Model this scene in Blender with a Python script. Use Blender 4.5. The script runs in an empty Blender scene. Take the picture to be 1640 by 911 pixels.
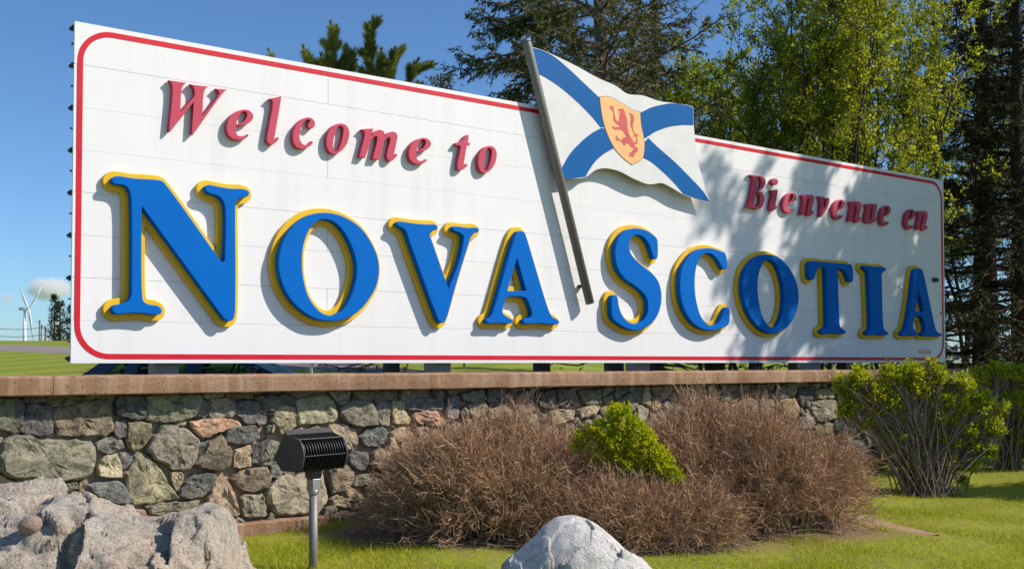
import bpy, math, random
import numpy as np
from mathutils import Vector, noise
from mathutils.geometry import tessellate_polygon

scene = bpy.context.scene
COL = scene.collection
R = math.radians

# ------------------------------------------------------------------ camera
F_PX, PITCH, SHIFT_PX, CAM_Z = 1700.0, 0.0291, 74.5, 1.7
cam_data = bpy.data.cameras.new('camera')
cam_data.sensor_fit = 'HORIZONTAL'
cam_data.sensor_width = 36.0
cam_data.lens = 36.0 * F_PX / 1640.0
cam_data.shift_y = SHIFT_PX / 1640.0
cam_data.clip_start = 0.1
cam_data.clip_end = 20000.0
cam = bpy.data.objects.new('camera', cam_data)
cam.location = (0, 0, CAM_Z)
cam.rotation_euler = (math.pi / 2 + PITCH, 0, 0)
COL.objects.link(cam)
scene.camera = cam

# ------------------------------------------------------------------ sign frame (metres)
P0 = np.array([-4.4785, 10.7766, 1.6873])
P1 = np.array([8.2958, 20.3233, 1.6873])
SW = float(np.hypot(*(P1 - P0)[:2]))
SH = 3.5
DV = (P1 - P0) / SW                       # along the sign
NV = np.array([DV[1], -DV[0], 0.0])       # out of the sign, towards the viewer
ZV = np.array([0, 0, 1.0])

# ------------------------------------------------------------------ sun and sky
to_sun = NV * 1.0 + DV * 1.1 + ZV * 1.22
SUN_EL = math.atan2(to_sun[2], math.hypot(to_sun[0], to_sun[1]))
SUN_AZ = math.atan2(to_sun[0], to_sun[1])
world = bpy.data.worlds.new('World')
scene.world = world
world.use_nodes = True
wn, wl = world.node_tree.nodes, world.node_tree.links
for n_ in list(wn): wn.remove(n_)
w_out = wn.new('ShaderNodeOutputWorld')
w_bg = wn.new('ShaderNodeBackground')
w_sky = wn.new('ShaderNodeTexSky')
w_sky.sky_type = 'NISHITA'
w_sky.sun_disc = False
w_sky.sun_elevation = SUN_EL
w_sky.sun_rotation = SUN_AZ
w_sky.altitude = 0
w_sky.air_density = 0.85
w_sky.dust_density = 0.5
w_sky.ozone_density = 8.0
w_bg.inputs['Strength'].default_value = 0.115
w_tint = wn.new('ShaderNodeMix'); w_tint.data_type = 'RGBA'; w_tint.blend_type = 'MULTIPLY'
w_tint.inputs[0].default_value = 1.0; w_tint.inputs[7].default_value = (0.92, 1.025, 1.03, 1)
wl.new(w_sky.outputs[0], w_tint.inputs[6])
wl.new(w_tint.outputs[2], w_bg.inputs['Color'])
wl.new(w_bg.outputs[0], w_out.inputs['Surface'])
sun_data = bpy.data.lights.new('sun', 'SUN')
sun_data.energy = 4.3
sun_data.angle = R(0.55)
sun_data.color = (1.0, 0.915, 0.82)
sun = bpy.data.objects.new('sun', sun_data)
sun.rotation_euler = Vector(to_sun).to_track_quat('Z', 'Y').to_euler()
sun.location = (20, 0, 20)
COL.objects.link(sun)
scene.cycles.max_bounces = 6
scene.cycles.diffuse_bounces = 2
scene.cycles.glossy_bounces = 2
scene.cycles.transmission_bounces = 5
scene.cycles.volume_bounces = 6
scene.view_settings.view_transform = 'Standard'
scene.view_settings.look = 'None'
scene.view_settings.exposure = 0.34
scene.view_settings.gamma = 1.0
scene.view_settings.use_curve_mapping = False

# ------------------------------------------------------------------ measuring helpers
_c, _s = math.cos(PITCH), math.sin(PITCH)
def ray(px, py):
    """direction (per metre of depth) through a point of the 1640x911 photograph"""
    u = (np.asarray(px, float) - 820.0) / F_PX
    v = -(np.asarray(py, float) - 455.5 - SHIFT_PX) / F_PX
    y = _c - v * _s
    z = _s + v * _c
    return np.stack([u, y, z], -1)
CAM = np.array([0, 0, CAM_Z])
def at(px, py, Y):
    r = ray(px, py)
    return CAM + r * (Y / r[..., 1])[..., None] if r.ndim > 1 else CAM + r * (Y / r[1])
def on_ground(px, py, z=0.0):
    r = ray(px, py)
    return CAM + r * ((z - CAM_Z) / r[2])
def on_sign(px, py, w):
    """(s, t) on the plane parallel to the sign, w metres in front of it"""
    r = ray(px, py)
    base = P0 + NV * w
    k = ((base - CAM) @ NV) / (r @ NV)
    p = CAM + r * k[..., None] - base
    return np.stack([p @ DV, p[..., 2]], -1)
def S(s, t, w):
    return P0 + DV * s + NV * w + ZV * t

# ------------------------------------------------------------------ mesh helpers
def link(o, parent=None):
    COL.objects.link(o)
    if parent is not None: o.parent = parent
    return o
def empty(name, loc=(0, 0, 0), rz=0.0):
    o = bpy.data.objects.new(name, None)
    o.empty_display_size = 0.2
    o.location = loc
    o.rotation_euler = (0, 0, rz)
    return link(o)
def tag(o, label=None, cat=None, group=None, kind=None):
    if label: o['label'] = label
    if cat: o['category'] = cat
    if group: o['group'] = group
    if kind: o['kind'] = kind
    return o
def mesh_np(name, V, F, mat=None, smooth=False):
    """V (N,3), F (M,k) all faces with k corners"""
    V = np.ascontiguousarray(V, dtype=np.float32); F = np.ascontiguousarray(F, dtype=np.int32)
    me = bpy.data.meshes.new(name)
    m, k = F.shape
    me.vertices.add(len(V)); me.vertices.foreach_set('co', V.ravel())
    me.loops.add(m * k); me.loops.foreach_set('vertex_index', F.ravel())
    me.polygons.add(m)
    me.polygons.foreach_set('loop_start', np.arange(0, m * k, k, dtype=np.int32))
    me.polygons.foreach_set('use_smooth', np.full(m, smooth, dtype=bool))
    me.update(calc_edges=True)
    if mat: me.materials.append(mat)
    return me
def obj_np(name, V, F, mat, parent=None, smooth=False):
    return link(bpy.data.objects.new(name, mesh_np(name, V, F, mat, smooth)), parent)
def obj_py(name, V, F, mat, parent=None, smooth=False):
    me = bpy.data.meshes.new(name)
    me.from_pydata([tuple(float(c) for c in v) for v in V], [], [tuple(int(i) for i in f) for f in F])
    if smooth: me.polygons.foreach_set('use_smooth', [True] * len(me.polygons))
    me.materials.append(mat); me.update()
    return link(bpy.data.objects.new(name, me), parent)
def bevel(o, w, seg=2):
    m = o.modifiers.new('edge', 'BEVEL'); m.width = w; m.segments = seg; m.limit_method = 'ANGLE'; m.angle_limit = R(35)
    return o
class MB:
    """collects pieces into one mesh"""
    def __init__(s): s.V = []; s.F = []
    def add(s, V, F):
        o = len(s.V); s.V += [tuple(map(float, v)) for v in V]; s.F += [tuple(int(i) + o for i in f) for f in F]
        return s
    def box(s, lo, hi, f=None):
        x0, y0, z0 = lo; x1, y1, z1 = hi
        V = [(x0,y0,z0),(x1,y0,z0),(x1,y1,z0),(x0,y1,z0),(x0,y0,z1),(x1,y0,z1),(x1,y1,z1),(x0,y1,z1)]
        if f: V = [f(*v) for v in V]
        return s.add(V, [(0,3,2,1),(4,5,6,7),(0,1,5,4),(1,2,6,5),(2,3,7,6),(3,0,4,7)])
    def tube(s, pts, rad, k=10, cap=True):
        pts = [np.array(p, float) for p in pts]; n = len(pts)
        if not hasattr(rad, '__len__'): rad = [rad] * n
        V = []; F = []
        for i, p in enumerate(pts):
            t = pts[min(i + 1, n - 1)] - pts[max(i - 1, 0)]; t /= np.linalg.norm(t)
            a = np.array([1, 0, 0]) if abs(t[0]) < .8 else np.array([0, 1, 0])
            u = np.cross(t, a); u /= np.linalg.norm(u); v = np.cross(t, u)
            for j in range(k):
                an = 2 * math.pi * j / k
                V.append(p + rad[i] * (math.cos(an) * u + math.sin(an) * v))
        for i in range(n - 1):
            for j in range(k):
                F.append((i*k + j, i*k + (j+1) % k, (i+1)*k + (j+1) % k, (i+1)*k + j))
        if cap: F.append(tuple(range(k))[::-1]); F.append(tuple((n-1)*k + j for j in range(k)))
        return s.add(V, F)
    def build(s, name, mat, parent=None, smooth=False): return obj_py(name, s.V, s.F, mat, parent, smooth)
def strands(P, Rr, k=3):
    """P (N,n,3) centre lines, Rr (N,n) radii -> V, F (quads)"""
    P = np.asarray(P, float); N, n, _ = P.shape
    T = np.empty_like(P); T[:, 1:-1] = P[:, 2:] - P[:, :-2]; T[:, 0] = P[:, 1] - P[:, 0]; T[:, -1] = P[:, -1] - P[:, -2]
    T /= np.linalg.norm(T, axis=2, keepdims=True) + 1e-9
    A = np.where(np.abs(T[..., 2:3]) < .8, np.array([0, 0, 1.]), np.array([1., 0, 0]))
    U = np.cross(T, A); U /= np.linalg.norm(U, axis=2, keepdims=True) + 1e-9
    W = np.cross(T, U)
    an = 2 * np.pi * np.arange(k) / k
    V = P[:, :, None] + Rr[:, :, None, None] * (np.cos(an)[:, None] * U[:, :, None] + np.sin(an)[:, None] * W[:, :, None])
    idx = np.arange(N * n * k).reshape(N, n, k)
    a = idx[:, :-1]; b = np.roll(a, -1, axis=2); d = idx[:, 1:]; c = np.roll(d, -1, axis=2)
    return V.reshape(-1, 3), np.stack([a, b, c, d], -1).reshape(-1, 4)
def ribbons(P, Rr, rng):
    """very fine twigs: one narrow strip per centre line, turned at random"""
    P = np.asarray(P, float); N, n, _ = P.shape
    T = P[:, -1] - P[:, 0]; U = np.cross(T, rng.normal(size=(N, 3))); U /= np.linalg.norm(U, axis=1, keepdims=True) + 1e-9
    V = np.stack([P - U[:, None] * Rr[..., None], P + U[:, None] * Rr[..., None]], 2)
    idx = np.arange(N * n * 2).reshape(N, n, 2)
    F = np.stack([idx[:, :-1, 0], idx[:, :-1, 1], idx[:, 1:, 1], idx[:, 1:, 0]], -1).reshape(-1, 4)
    return V.reshape(-1, 3), F
def unit(a): return a / (np.linalg.norm(a, axis=-1, keepdims=True) + 1e-9)
def leaves(pos, dirn, length, width, rng, fold=0.0, up=None):
    """one four-cornered leaf per position: stalk end, two sides, tip"""
    N = len(pos); dirn = unit(dirn)
    nr = rng.normal(size=(N, 3)) if up is None else up + rng.normal(size=(N, 3)) * .45
    side = unit(np.cross(dirn, nr)); nn = np.cross(side, dirn)
    length = np.broadcast_to(length, (N,))[:, None]; width = np.broadcast_to(width, (N,))[:, None]
    mid = pos + dirn * length * .45 - nn * length * fold
    V = np.stack([pos, mid + side * width * .5, pos + dirn * length, mid - side * width * .5], 1)
    return V.reshape(-1, 3), np.arange(N * 4).reshape(N, 4)
def blades(pos, dirn, length, width, rng):
    """one thin triangle per position (needles, grass)"""
    N = len(pos); dirn = unit(dirn); side = unit(np.cross(dirn, rng.normal(size=(N, 3))))
    length = np.broadcast_to(length, (N,))[:, None]; width = np.broadcast_to(width, (N,))[:, None]
    V = np.stack([pos - side * width * .5, pos + side * width * .5, pos + dirn * length], 1)
    return V.reshape(-1, 3), np.arange(N * 3).reshape(N, 3)
def merge(parts):
    V = []; F = []; o = 0
    for v, f in parts:
        V.append(v); F.append(f + o); o += len(v)
    return np.concatenate(V), np.concatenate(F)

# ------------------------------------------------------------------ material helpers
class M:
    def __init__(s, name, rough=.7, spec=.3):
        s.m = bpy.data.materials.new(name); s.m.use_nodes = True
        s.nt = s.m.node_tree; s.n = s.nt.nodes; s.l = s.nt.links
        s.b = s.n['Principled BSDF']; s.b.inputs['Roughness'].default_value = rough
        s.b.inputs['Specular IOR Level'].default_value = spec
        s.tc = None
    def node(s, t, **kw):
        n = s.n.new(t)
        for k, v in kw.items(): setattr(n, k, v)
        return n
    def co(s, kind='Object', scale=None):
        if s.tc is None: s.tc = s.node('ShaderNodeTexCoord')
        o = s.tc.outputs[kind]
        if scale is None: return o
        mp = s.node('ShaderNodeMapping'); mp.inputs['Scale'].default_value = scale
        s.l.new(o, mp.inputs['Vector']); return mp.outputs[0]
    def noise(s, sc, det=5, rough=.6, vec=None, dist=0.0):
        n = s.node('ShaderNodeTexNoise'); n.inputs['Scale'].default_value = sc; n.inputs['Detail'].default_value = det
        n.inputs['Roughness'].default_value = rough; n.inputs['Distortion'].default_value = dist
        s.l.new(vec if vec is not None else s.co(), n.inputs['Vector']); return n.outputs['Fac']
    def voro(s, sc, vec=None, feature='F1', out='Distance', rnd=1.0):
        n = s.node('ShaderNodeTexVoronoi'); n.feature = feature; n.inputs['Scale'].default_value = sc
        n.inputs['Randomness'].default_value = rnd
        s.l.new(vec if vec is not None else s.co(), n.inputs['Vector']); return n.outputs[out]
    def ramp(s, fac, stops, interp='LINEAR'):
        r = s.node('ShaderNodeValToRGB'); r.color_ramp.interpolation = interp
        e = r.color_ramp.elements
        while len(e) > 1: e.remove(e[0])
        for i, (p, c) in enumerate(stops):
            x = e[0] if i == 0 else e.new(p)
            x.position = p; x.color = (c, c, c, 1) if not hasattr(c, '__len__') else (*c, 1)
        s.l.new(fac, r.inputs['Fac']); return r.outputs['Color']
    def mix(s, fac, a, b, mode='MIX'):
        n = s.node('ShaderNodeMix'); n.data_type = 'RGBA'; n.blend_type = mode
        for k_, v in ((0, fac), (6, a), (7, b)):
            inp = n.inputs[k_]
            if hasattr(v, 'node'): s.l.new(v, inp)
            elif hasattr(v, '__len__'): inp.default_value = (*v, 1)
            else: inp.default_value = v if k_ == 0 else (v, v, v, 1)
        return n.outputs[2]
    def math(s, op, a, b=0.0):
        n = s.node('ShaderNodeMath'); n.operation = op
        for inp, v in ((n.inputs[0], a), (n.inputs[1], b)):
            if hasattr(v, 'node'): s.l.new(v, inp)
            else: inp.default_value = v
        return n.outputs[0]
    def color(s, c):
        if hasattr(c, 'node'): s.l.new(c, s.b.inputs['Base Color'])
        else: s.b.inputs['Base Color'].default_value = (*c, 1)
        return s
    def rough(s, c): s.l.new(c, s.b.inputs['Roughness']); return s
    def bump(s, h, strength=.4, dist=.01):
        n = s.node('ShaderNodeBump'); n.inputs['Strength'].default_value = strength; n.inputs['Distance'].default_value = dist
        s.l.new(h, n.inputs['Height']); s.l.new(n.outputs[0], s.b.inputs['Normal']); return s
    def island(s):
        return s.node('ShaderNodeNewGeometry').outputs['Random Per Island']
    def leafy(s, col, trans=.4, tint=(1, 1, 1), gloss=.5):
        """thin leaf: principled front plus light coming through"""
        tr = s.node('ShaderNodeBsdfTranslucent'); mx = s.node('ShaderNodeMixShader')
        mx.inputs[0].default_value = trans
        s.color(col); s.b.inputs['Roughness'].default_value = gloss
        s.l.new(s.mix(1.0, col, tint, 'MULTIPLY'), tr.inputs['Color'])
        out = s.n['Material Output']
        s.l.new(s.b.outputs[0], mx.inputs[1]); s.l.new(tr.outputs[0], mx.inputs[2]); s.l.new(mx.outputs[0], out.inputs['Surface'])
        return s

def plain(name, c, rough=.6, spec=.3, metal=0.0, nscale=None, namt=.15, bump=None):
    m = M(name, rough, spec); m.b.inputs['Metallic'].default_value = metal
    if nscale:
        f = m.noise(nscale, 6, .65)
        m.color(m.mix(f, tuple(x * (1 - namt) for x in c), tuple(min(1, x * (1 + namt)) for x in c)))
        if bump: m.bump(m.noise(nscale * 3, 5), bump, .004)
    else: m.color(c)
    return m.m

MAT = {}
# --- sign paint
def panel_mat():
    m = M('white_panel_paint', .45, .35)
    big = m.noise(.9, 4, .6)
    streak = m.noise(1.0, 6, .7, m.co('Object', (5.0, 5.0, .35)))
    grime = m.noise(7.0, 8, .75)
    c = m.mix(m.ramp(big, [(.3, 0), (.75, 1)]), (.76, .755, .745), (.80, .795, .785))
    c = m.mix(m.math('MULTIPLY', m.ramp(streak, [(.50, 0), (.74, 1)]), .34), c, (.60, .57, .50))
    c = m.mix(m.math('MULTIPLY', m.ramp(grime, [(.60, 0), (.78, 1)]), .35), c, (.62, .61, .58))
    m.color(c); m.bump(m.noise(2.2, 3), .12, .01)
    return m.m
MAT['panel'] = panel_mat()
def paint(name, c, worn, rough=.42, fade=.12, spec=.35):
    m = M(name, rough, spec)
    n = m.noise(3.0, 5, .65)
    d = m.noise(18.0, 8, .8)
    col = m.mix(n, tuple(x * (1 - fade) for x in c), tuple(min(1, x * (1 + fade)) for x in c))
    col = m.mix(m.math('MULTIPLY', m.ramp(d, [(.66, 0), (.76, 1)]), .45), col, worn)
    m.color(col); m.rough(m.ramp(n, [(.2, rough - .1), (.8, rough + .15)])); m.bump(d, .1, .003)
    return m.m
MAT['blue'] = paint('blue_letter_paint', (.0, .13, .50), (.06, .22, .50), .6, .10, .08)
MAT['yellow'] = paint('yellow_letter_paint', (.80, .475, .006), (.55, .42, .12))
MAT['crimson'] = paint('faded_crimson_paint', (.52, .055, .10), (.60, .27, .27), .6)
MAT['border'] = paint('red_border_paint', (.62, .006, .022), (.6, .2, .2))
MAT['flagwhite'] = paint('flag_white_paint', (.70, .69, .67), (.6, .58, .55))
MAT['flagblue'] = paint('flag_blue_paint', (.0, .105, .34), (.08, .2, .4), .5, .1, .15)
MAT['shield'] = paint('flag_shield_paint', (.85, .47, .19), (.7, .5, .3))
MAT['lion'] = paint('flag_lion_paint', (.60, .105, .095), (.6, .25, .2))
MAT['dark'] = plain('black_line_paint', (.03, .03, .03), .6)
def galv(name, c, rough, metal):
    m = M(name, rough, .4); m.b.inputs['Metallic'].default_value = metal
    n = m.noise(14, 6, .7); k = m.noise(2.5, 4, .6)
    m.color(m.mix(n, tuple(x * .7 for x in c), tuple(x * 1.25 for x in c)))
    m.rough(m.ramp(k, [(.3, rough - .12), (.7, rough + .15)])); m.bump(n, .12, .003)
    return m.m
MAT['galv'] = galv('weathered_galvanised_steel', (.22, .215, .20), .55, .35)
MAT['rail'] = galv('dark_steel_rail', (.035, .033, .032), .6, .2)
# ------------------------------------------------------------------ outline tools
def smooth_outline(pts, step=.012, closed=True):
    """Catmull-Rom through the points; a third value marks a sharp corner"""
    n = len(pts); P = [np.array(p[:2], float) for p in pts]; C = [len(p) > 2 for p in pts]
    out = []
    for i in range(n):
        p1, p2 = P[i], P[(i + 1) % n]
        p0 = p1 * 2 - p2 if C[i] else P[i - 1]
        p3 = p2 * 2 - p1 if C[(i + 1) % n] else P[(i + 2) % n]
        L = np.linalg.norm(p2 - p1)
        k = max(1, int(round(L / step)))
        # centripetal tangents
        d0 = max(np.linalg.norm(p1 - p0) ** .5, 1e-4); d1 = max(L ** .5, 1e-4); d2 = max(np.linalg.norm(p3 - p2) ** .5, 1e-4)
        m1 = d1 * ((p1 - p0) / d0 - (p2 - p0) / (d0 + d1) + (p2 - p1) / d1)
        m2 = d1 * ((p2 - p1) / d1 - (p3 - p1) / (d1 + d2) + (p3 - p2) / d2)
        if C[i]: m1 = p2 - p1
        if C[(i + 1) % n]: m2 = p2 - p1
        for j in range(k):
            t = j / k; t2, t3 = t * t, t * t * t
            out.append((2*t3 - 3*t2 + 1) * p1 + (t3 - 2*t2 + t) * m1 + (-2*t3 + 3*t2) * p2 + (t3 - t2) * m2)
    return np.array(out)
def area(P):
    x, y = P[:, 0], P[:, 1]
    return .5 * float(np.sum(x * np.roll(y, -1) - np.roll(x, -1) * y))
def orient(P, ccw=True): return P if (area(P) > 0) == ccw else P[::-1]
def inset(P, b):
    """move a dense outline to its left by b"""
    t0 = unit(P - np.roll(P, 1, 0)); t1 = unit(np.roll(P, -1, 0) - P)
    n0 = np.stack([-t0[:, 1], t0[:, 0]], 1); n1 = np.stack([-t1[:, 1], t1[:, 0]], 1)
    nn = n0 + n1; nn = nn / np.maximum((nn * n0).sum(1, keepdims=True), .45)
    return P + nn * b
def slab(name, loops, w0, w1, mat, parent, frame, bev=0.0):
    """loops: outer + holes in (s,t); extruded from w0 to w1 with a softened front edge"""
    loops = [orient(l, i == 0) for i, l in enumerate(loops)]
    rings = [(w0, loops)]
    if bev > 0:
        rings.append((w1 - bev, loops))
        rings.append((w1 - bev * .3, [inset(l, bev * .3) for l in loops]))
        rings.append((w1, [inset(l, bev) for l in loops]))
    else: rings.append((w1, loops))
    V = []; F = []; offs = []
    for w, ls in rings:
        o = []
        for l in ls:
            o.append(len(V)); V += [frame(p[0], p[1], w) for p in l]
        offs.append(o)
    for a, b in zip(offs[:-1], offs[1:]):
        for li, l in enumerate(loops):
            n = len(l)
            for i in range(n):
                j = (i + 1) % n
                F.append((a[li] + i, a[li] + j, b[li] + j, b[li] + i))
    tops = rings[-1][1]
    tri = tessellate_polygon([[Vector((p[0], p[1], 0)) for p in l] for l in tops])
    base = offs[-1][0]
    flat = np.concatenate(tops)
    for t in tri:
        a = flat[list(t)]
        if area(a) < 0: t = (t[0], t[2], t[1])
        F.append(tuple(base + i for i in t))
    return obj_py(name, V, F, mat, parent)
def grow(loops, dist, cell=.012):
    """outline at a given distance outside a shape (with holes), traced from its distance field"""
    allp = np.concatenate(loops)
    lo = allp.min(0) - dist * 1.6 - cell * 2; hi = allp.max(0) + dist * 1.6 + cell * 2
    nx = int((hi[0] - lo[0]) / cell) + 1; ny = int((hi[1] - lo[1]) / cell) + 1
    gx = lo[0] + cell * np.arange(nx); gy = lo[1] + cell * np.arange(ny)
    X, Y = np.meshgrid(gx, gy, indexing='ij')
    D = np.full(X.shape, 1e9); ins = np.zeros(X.shape, bool)
    for l in loops:
        q = np.roll(l, -1, 0)
        for a, b in zip(l, q):
            ab = b - a; L2 = ab @ ab + 1e-12
            t = np.clip(((X - a[0]) * ab[0] + (Y - a[1]) * ab[1]) / L2, 0, 1)
            D = np.minimum(D, (X - a[0] - t * ab[0]) ** 2 + (Y - a[1] - t * ab[1]) ** 2)
            if a[1] != b[1]:
                c = (Y < a[1]) != (Y < b[1])
                ins ^= c & (X < a[0] + (Y - a[1]) * ab[0] / ab[1])
    Fd = np.sqrt(D); Fd[ins] *= -1; Fd -= dist
    # marching squares
    def key(kind, i, j): return (kind, i, j)
    pts = {}; nxt = {}
    def ep(i0, j0, i1, j1):
        f0, f1 = Fd[i0, j0], Fd[i1, j1]; t = f0 / (f0 - f1)
        return np.array([gx[i0] + (gx[i1] - gx[i0]) * t, gy[j0] + (gy[j1] - gy[j0]) * t])
    neg = Fd < 0
    cellmix = (neg[:-1, :-1].astype(int) + neg[1:, :-1] + neg[:-1, 1:] + neg[1:, 1:])
    segs = {}
    for i, j in zip(*np.nonzero((cellmix > 0) & (cellmix < 4))):
        c = [(i, j), (i + 1, j), (i + 1, j + 1), (i, j + 1)]
        es = []
        for k in range(4):
            a, b = c[k], c[(k + 1) % 4]
            if neg[a] != neg[b]:
                kk = (min(a, b), max(a, b))
                if kk not in pts: pts[kk] = ep(*kk[0], *kk[1])
                es.append(kk)
        if len(es) == 2: pairs = [(es[0], es[1])]
        else: pairs = [(es[0], es[1]), (es[2], es[3])] if neg[c[1]] else [(es[0], es[3]), (es[1], es[2])]
        for a, b in pairs:
            segs.setdefault(a, []).append(b); segs.setdefault(b, []).append(a)
    res = []; seen = set()
    for st in segs:
        if st in seen: continue
        loop = [st]; seen.add(st); cur = st
        while True:
            nx_ = [x for x in segs[cur] if x not in seen]
            if not nx_: break
            cur = nx_[0]; seen.add(cur); loop.append(cur)
        P = np.array([pts[k] for k in loop])
        for _ in range(2): P = (np.roll(P, 1, 0) + 2 * P + np.roll(P, -1, 0)) / 4
        if len(P) > 12 and abs(area(P)) > .0006: res.append(P)
    res.sort(key=lambda p: -abs(area(p)))
    # one outer contour per shape piece is expected; holes follow
    return res

# ------------------------------------------------------------------ lettering outlines, measured (x, y[, sharp])
BIG = {
 'n1': ((140, 260, .3293), [[(118,88),(126,72),(147,67),(230,78),(330,84),(365,91),(388,115),(655,487,1),(668,478,1),(668,215),(655,182),(630,162),(600,154),(578,140),(573,122),(588,110),(640,118),(700,128),(760,130),(785,141),(788,155),(774,168),(737,178),(723,195),(721,225),(722,600),(717,745),(708,765),(690,772),(668,763),(648,738),(265,216,1),(268,640),(275,675),(300,690),(345,698),(363,716),(358,735),(335,741),(290,736),(230,732),(180,736),(140,738),(122,725),(120,706),(135,693),(175,685),(202,668),(213,640),(214,590),(210,165),(203,135),(185,116),(150,108),(128,104)]]),
 'o1': ((410, 320, .2415), [[(430,86),(520,92),(610,125),(700,190),(770,290),(808,380),(818,470),(800,570),(750,660),(680,740),(590,790),(500,803),(400,790),(310,740),(230,660),(180,570),(153,470),(150,390),(170,300),(215,210),(280,145),(350,103)],
   [(455,130),(520,150),(580,210),(630,300),(660,390),(668,470),(655,560),(620,660),(570,735),(510,765),(450,755),(400,715),(350,640),(320,540),(308,440),(312,330),(335,240),(375,170),(415,138)]]),
 'v1': ((600, 330, .21954), [[(163,132),(172,115),(192,112),(280,125),(380,133),(445,135),(462,150),(455,172),(425,178),(409,192),(408,220),(425,268),(540,600,1),(615,405),(646,262),(648,222),(635,205),(605,190),(580,180),(568,165),(576,150),(600,148),(680,158),(750,158),(764,170),(758,188),(727,200),(706,225),(690,270),(600,560),(525,820),(510,846),(490,852),(470,838),(440,770),(245,232),(233,195),(210,165),(180,150)]]),
 'a1': ((740, 350, .21954), [[(395,112),(412,93),(440,91),(460,105),(472,135),(640,680),(660,714),(700,738),(712,755),(698,770),(640,770),(560,764),(480,768),(452,762),(446,745),(465,728),(495,722),(510,700),(505,668),(480,600),(465,580),(440,572),(390,568),(345,570),(325,582),(310,620),(298,670),(302,692),(330,715),(365,735),(372,752),(355,765),(280,762),(200,763),(180,755),(178,738),(200,722),(216,703),(238,640)],
   [(402,290,1),(468,527,1),(333,527,1)]]),
 's1': ((920, 350, .21954), [[(430,72),(500,78),(560,105),(603,145),(609,170),(608,280),(600,295),(582,290),(568,258),(545,190),(510,140),(465,120),(430,128),(408,155),(402,190),(408,240),(440,290),(500,345),(570,400),(615,460),(637,550),(630,640),(600,720),(540,785),(460,815),(390,803),(320,765),(285,735),(274,700),(272,582),(281,561),(305,558),(318,580),(325,630),(345,690),(385,745),(440,768),(490,755),(525,710),(538,650),(530,590),(500,540),(440,490),(370,440),(320,370),(300,290),(300,210),(325,140),(375,90)]]),
 'c1': ((1060, 380, .19759), [[(350,88),(420,92),(480,112),(514,126),(525,160),(533,230),(527,254),(505,258),(485,235),(450,175),(400,135),(360,130),(320,155),(290,210),(272,300),(270,420),(285,530),(320,640),(370,700),(420,715),(465,690),(500,610),(520,574),(540,566),(550,585),(550,680),(540,708),(490,735),(420,755),(340,745),(260,700),(190,600),(155,490),(148,370),(165,250),(220,160),(280,110)]]),
 'o2': ((1160, 390, .17563), [[(390,98),(450,105),(520,140),(600,230),(655,340),(680,450),(672,570),(630,690),(560,775),(480,818),(400,815),(320,765),(250,680),(200,570),(172,450),(172,340),(200,230),(260,155),(320,115)],
   [(405,148),(440,160),(490,220),(530,330),(548,450),(545,570),(520,680),(480,755),(445,768),(400,740),(350,660),(320,540),(306,400),(315,290),(340,210),(375,160)]]),
 't1': ((1270, 400, .17563), [[(149,130),(160,108),(190,103),(350,117),(500,128),(535,136),(546,160),(552,230),(550,280),(540,293),(517,289),(505,260),(485,208),(452,180),(415,175,1),(413,220),(425,600),(431,690),(446,714),(478,735),(485,752),(470,765),(420,765),(370,760),(320,768),(280,765),(262,752),(266,735),(290,720),(312,700),(315,650),(303,220),(301,163,1),(268,158),(240,168),(215,200),(205,240),(195,265),(180,272),(159,264),(150,240),(147,180)]]),
 'i1': ((1370, 410, .17563), [[(78,100),(86,87),(105,88),(180,95),(260,100),(280,112),(280,130),(257,145),(244,165),(245,250),(255,600),(263,660),(282,682),(302,698),(300,715),(270,722),(200,718),(130,720),(105,712),(104,695),(125,678),(140,660),(142,600),(126,200),(122,152),(110,132),(86,116)]]),
 'a2': ((1370, 410, .17563), [[(545,138),(560,118),(590,111),(610,122),(621,148),(735,660),(750,690),(785,708),(790,722),(770,732),(700,730),(630,728),(610,718),(612,702),(630,690),(640,668),(632,620),(616,570),(600,552),(570,548),(547,552),(536,580),(526,640),(532,667),(560,687),(575,705),(565,722),(500,725),(435,722),(425,710),(431,692),(455,672),(470,632),(510,400)],
   [(578,308,1),(628,502,1),(550,502,1)]]),
}
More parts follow.
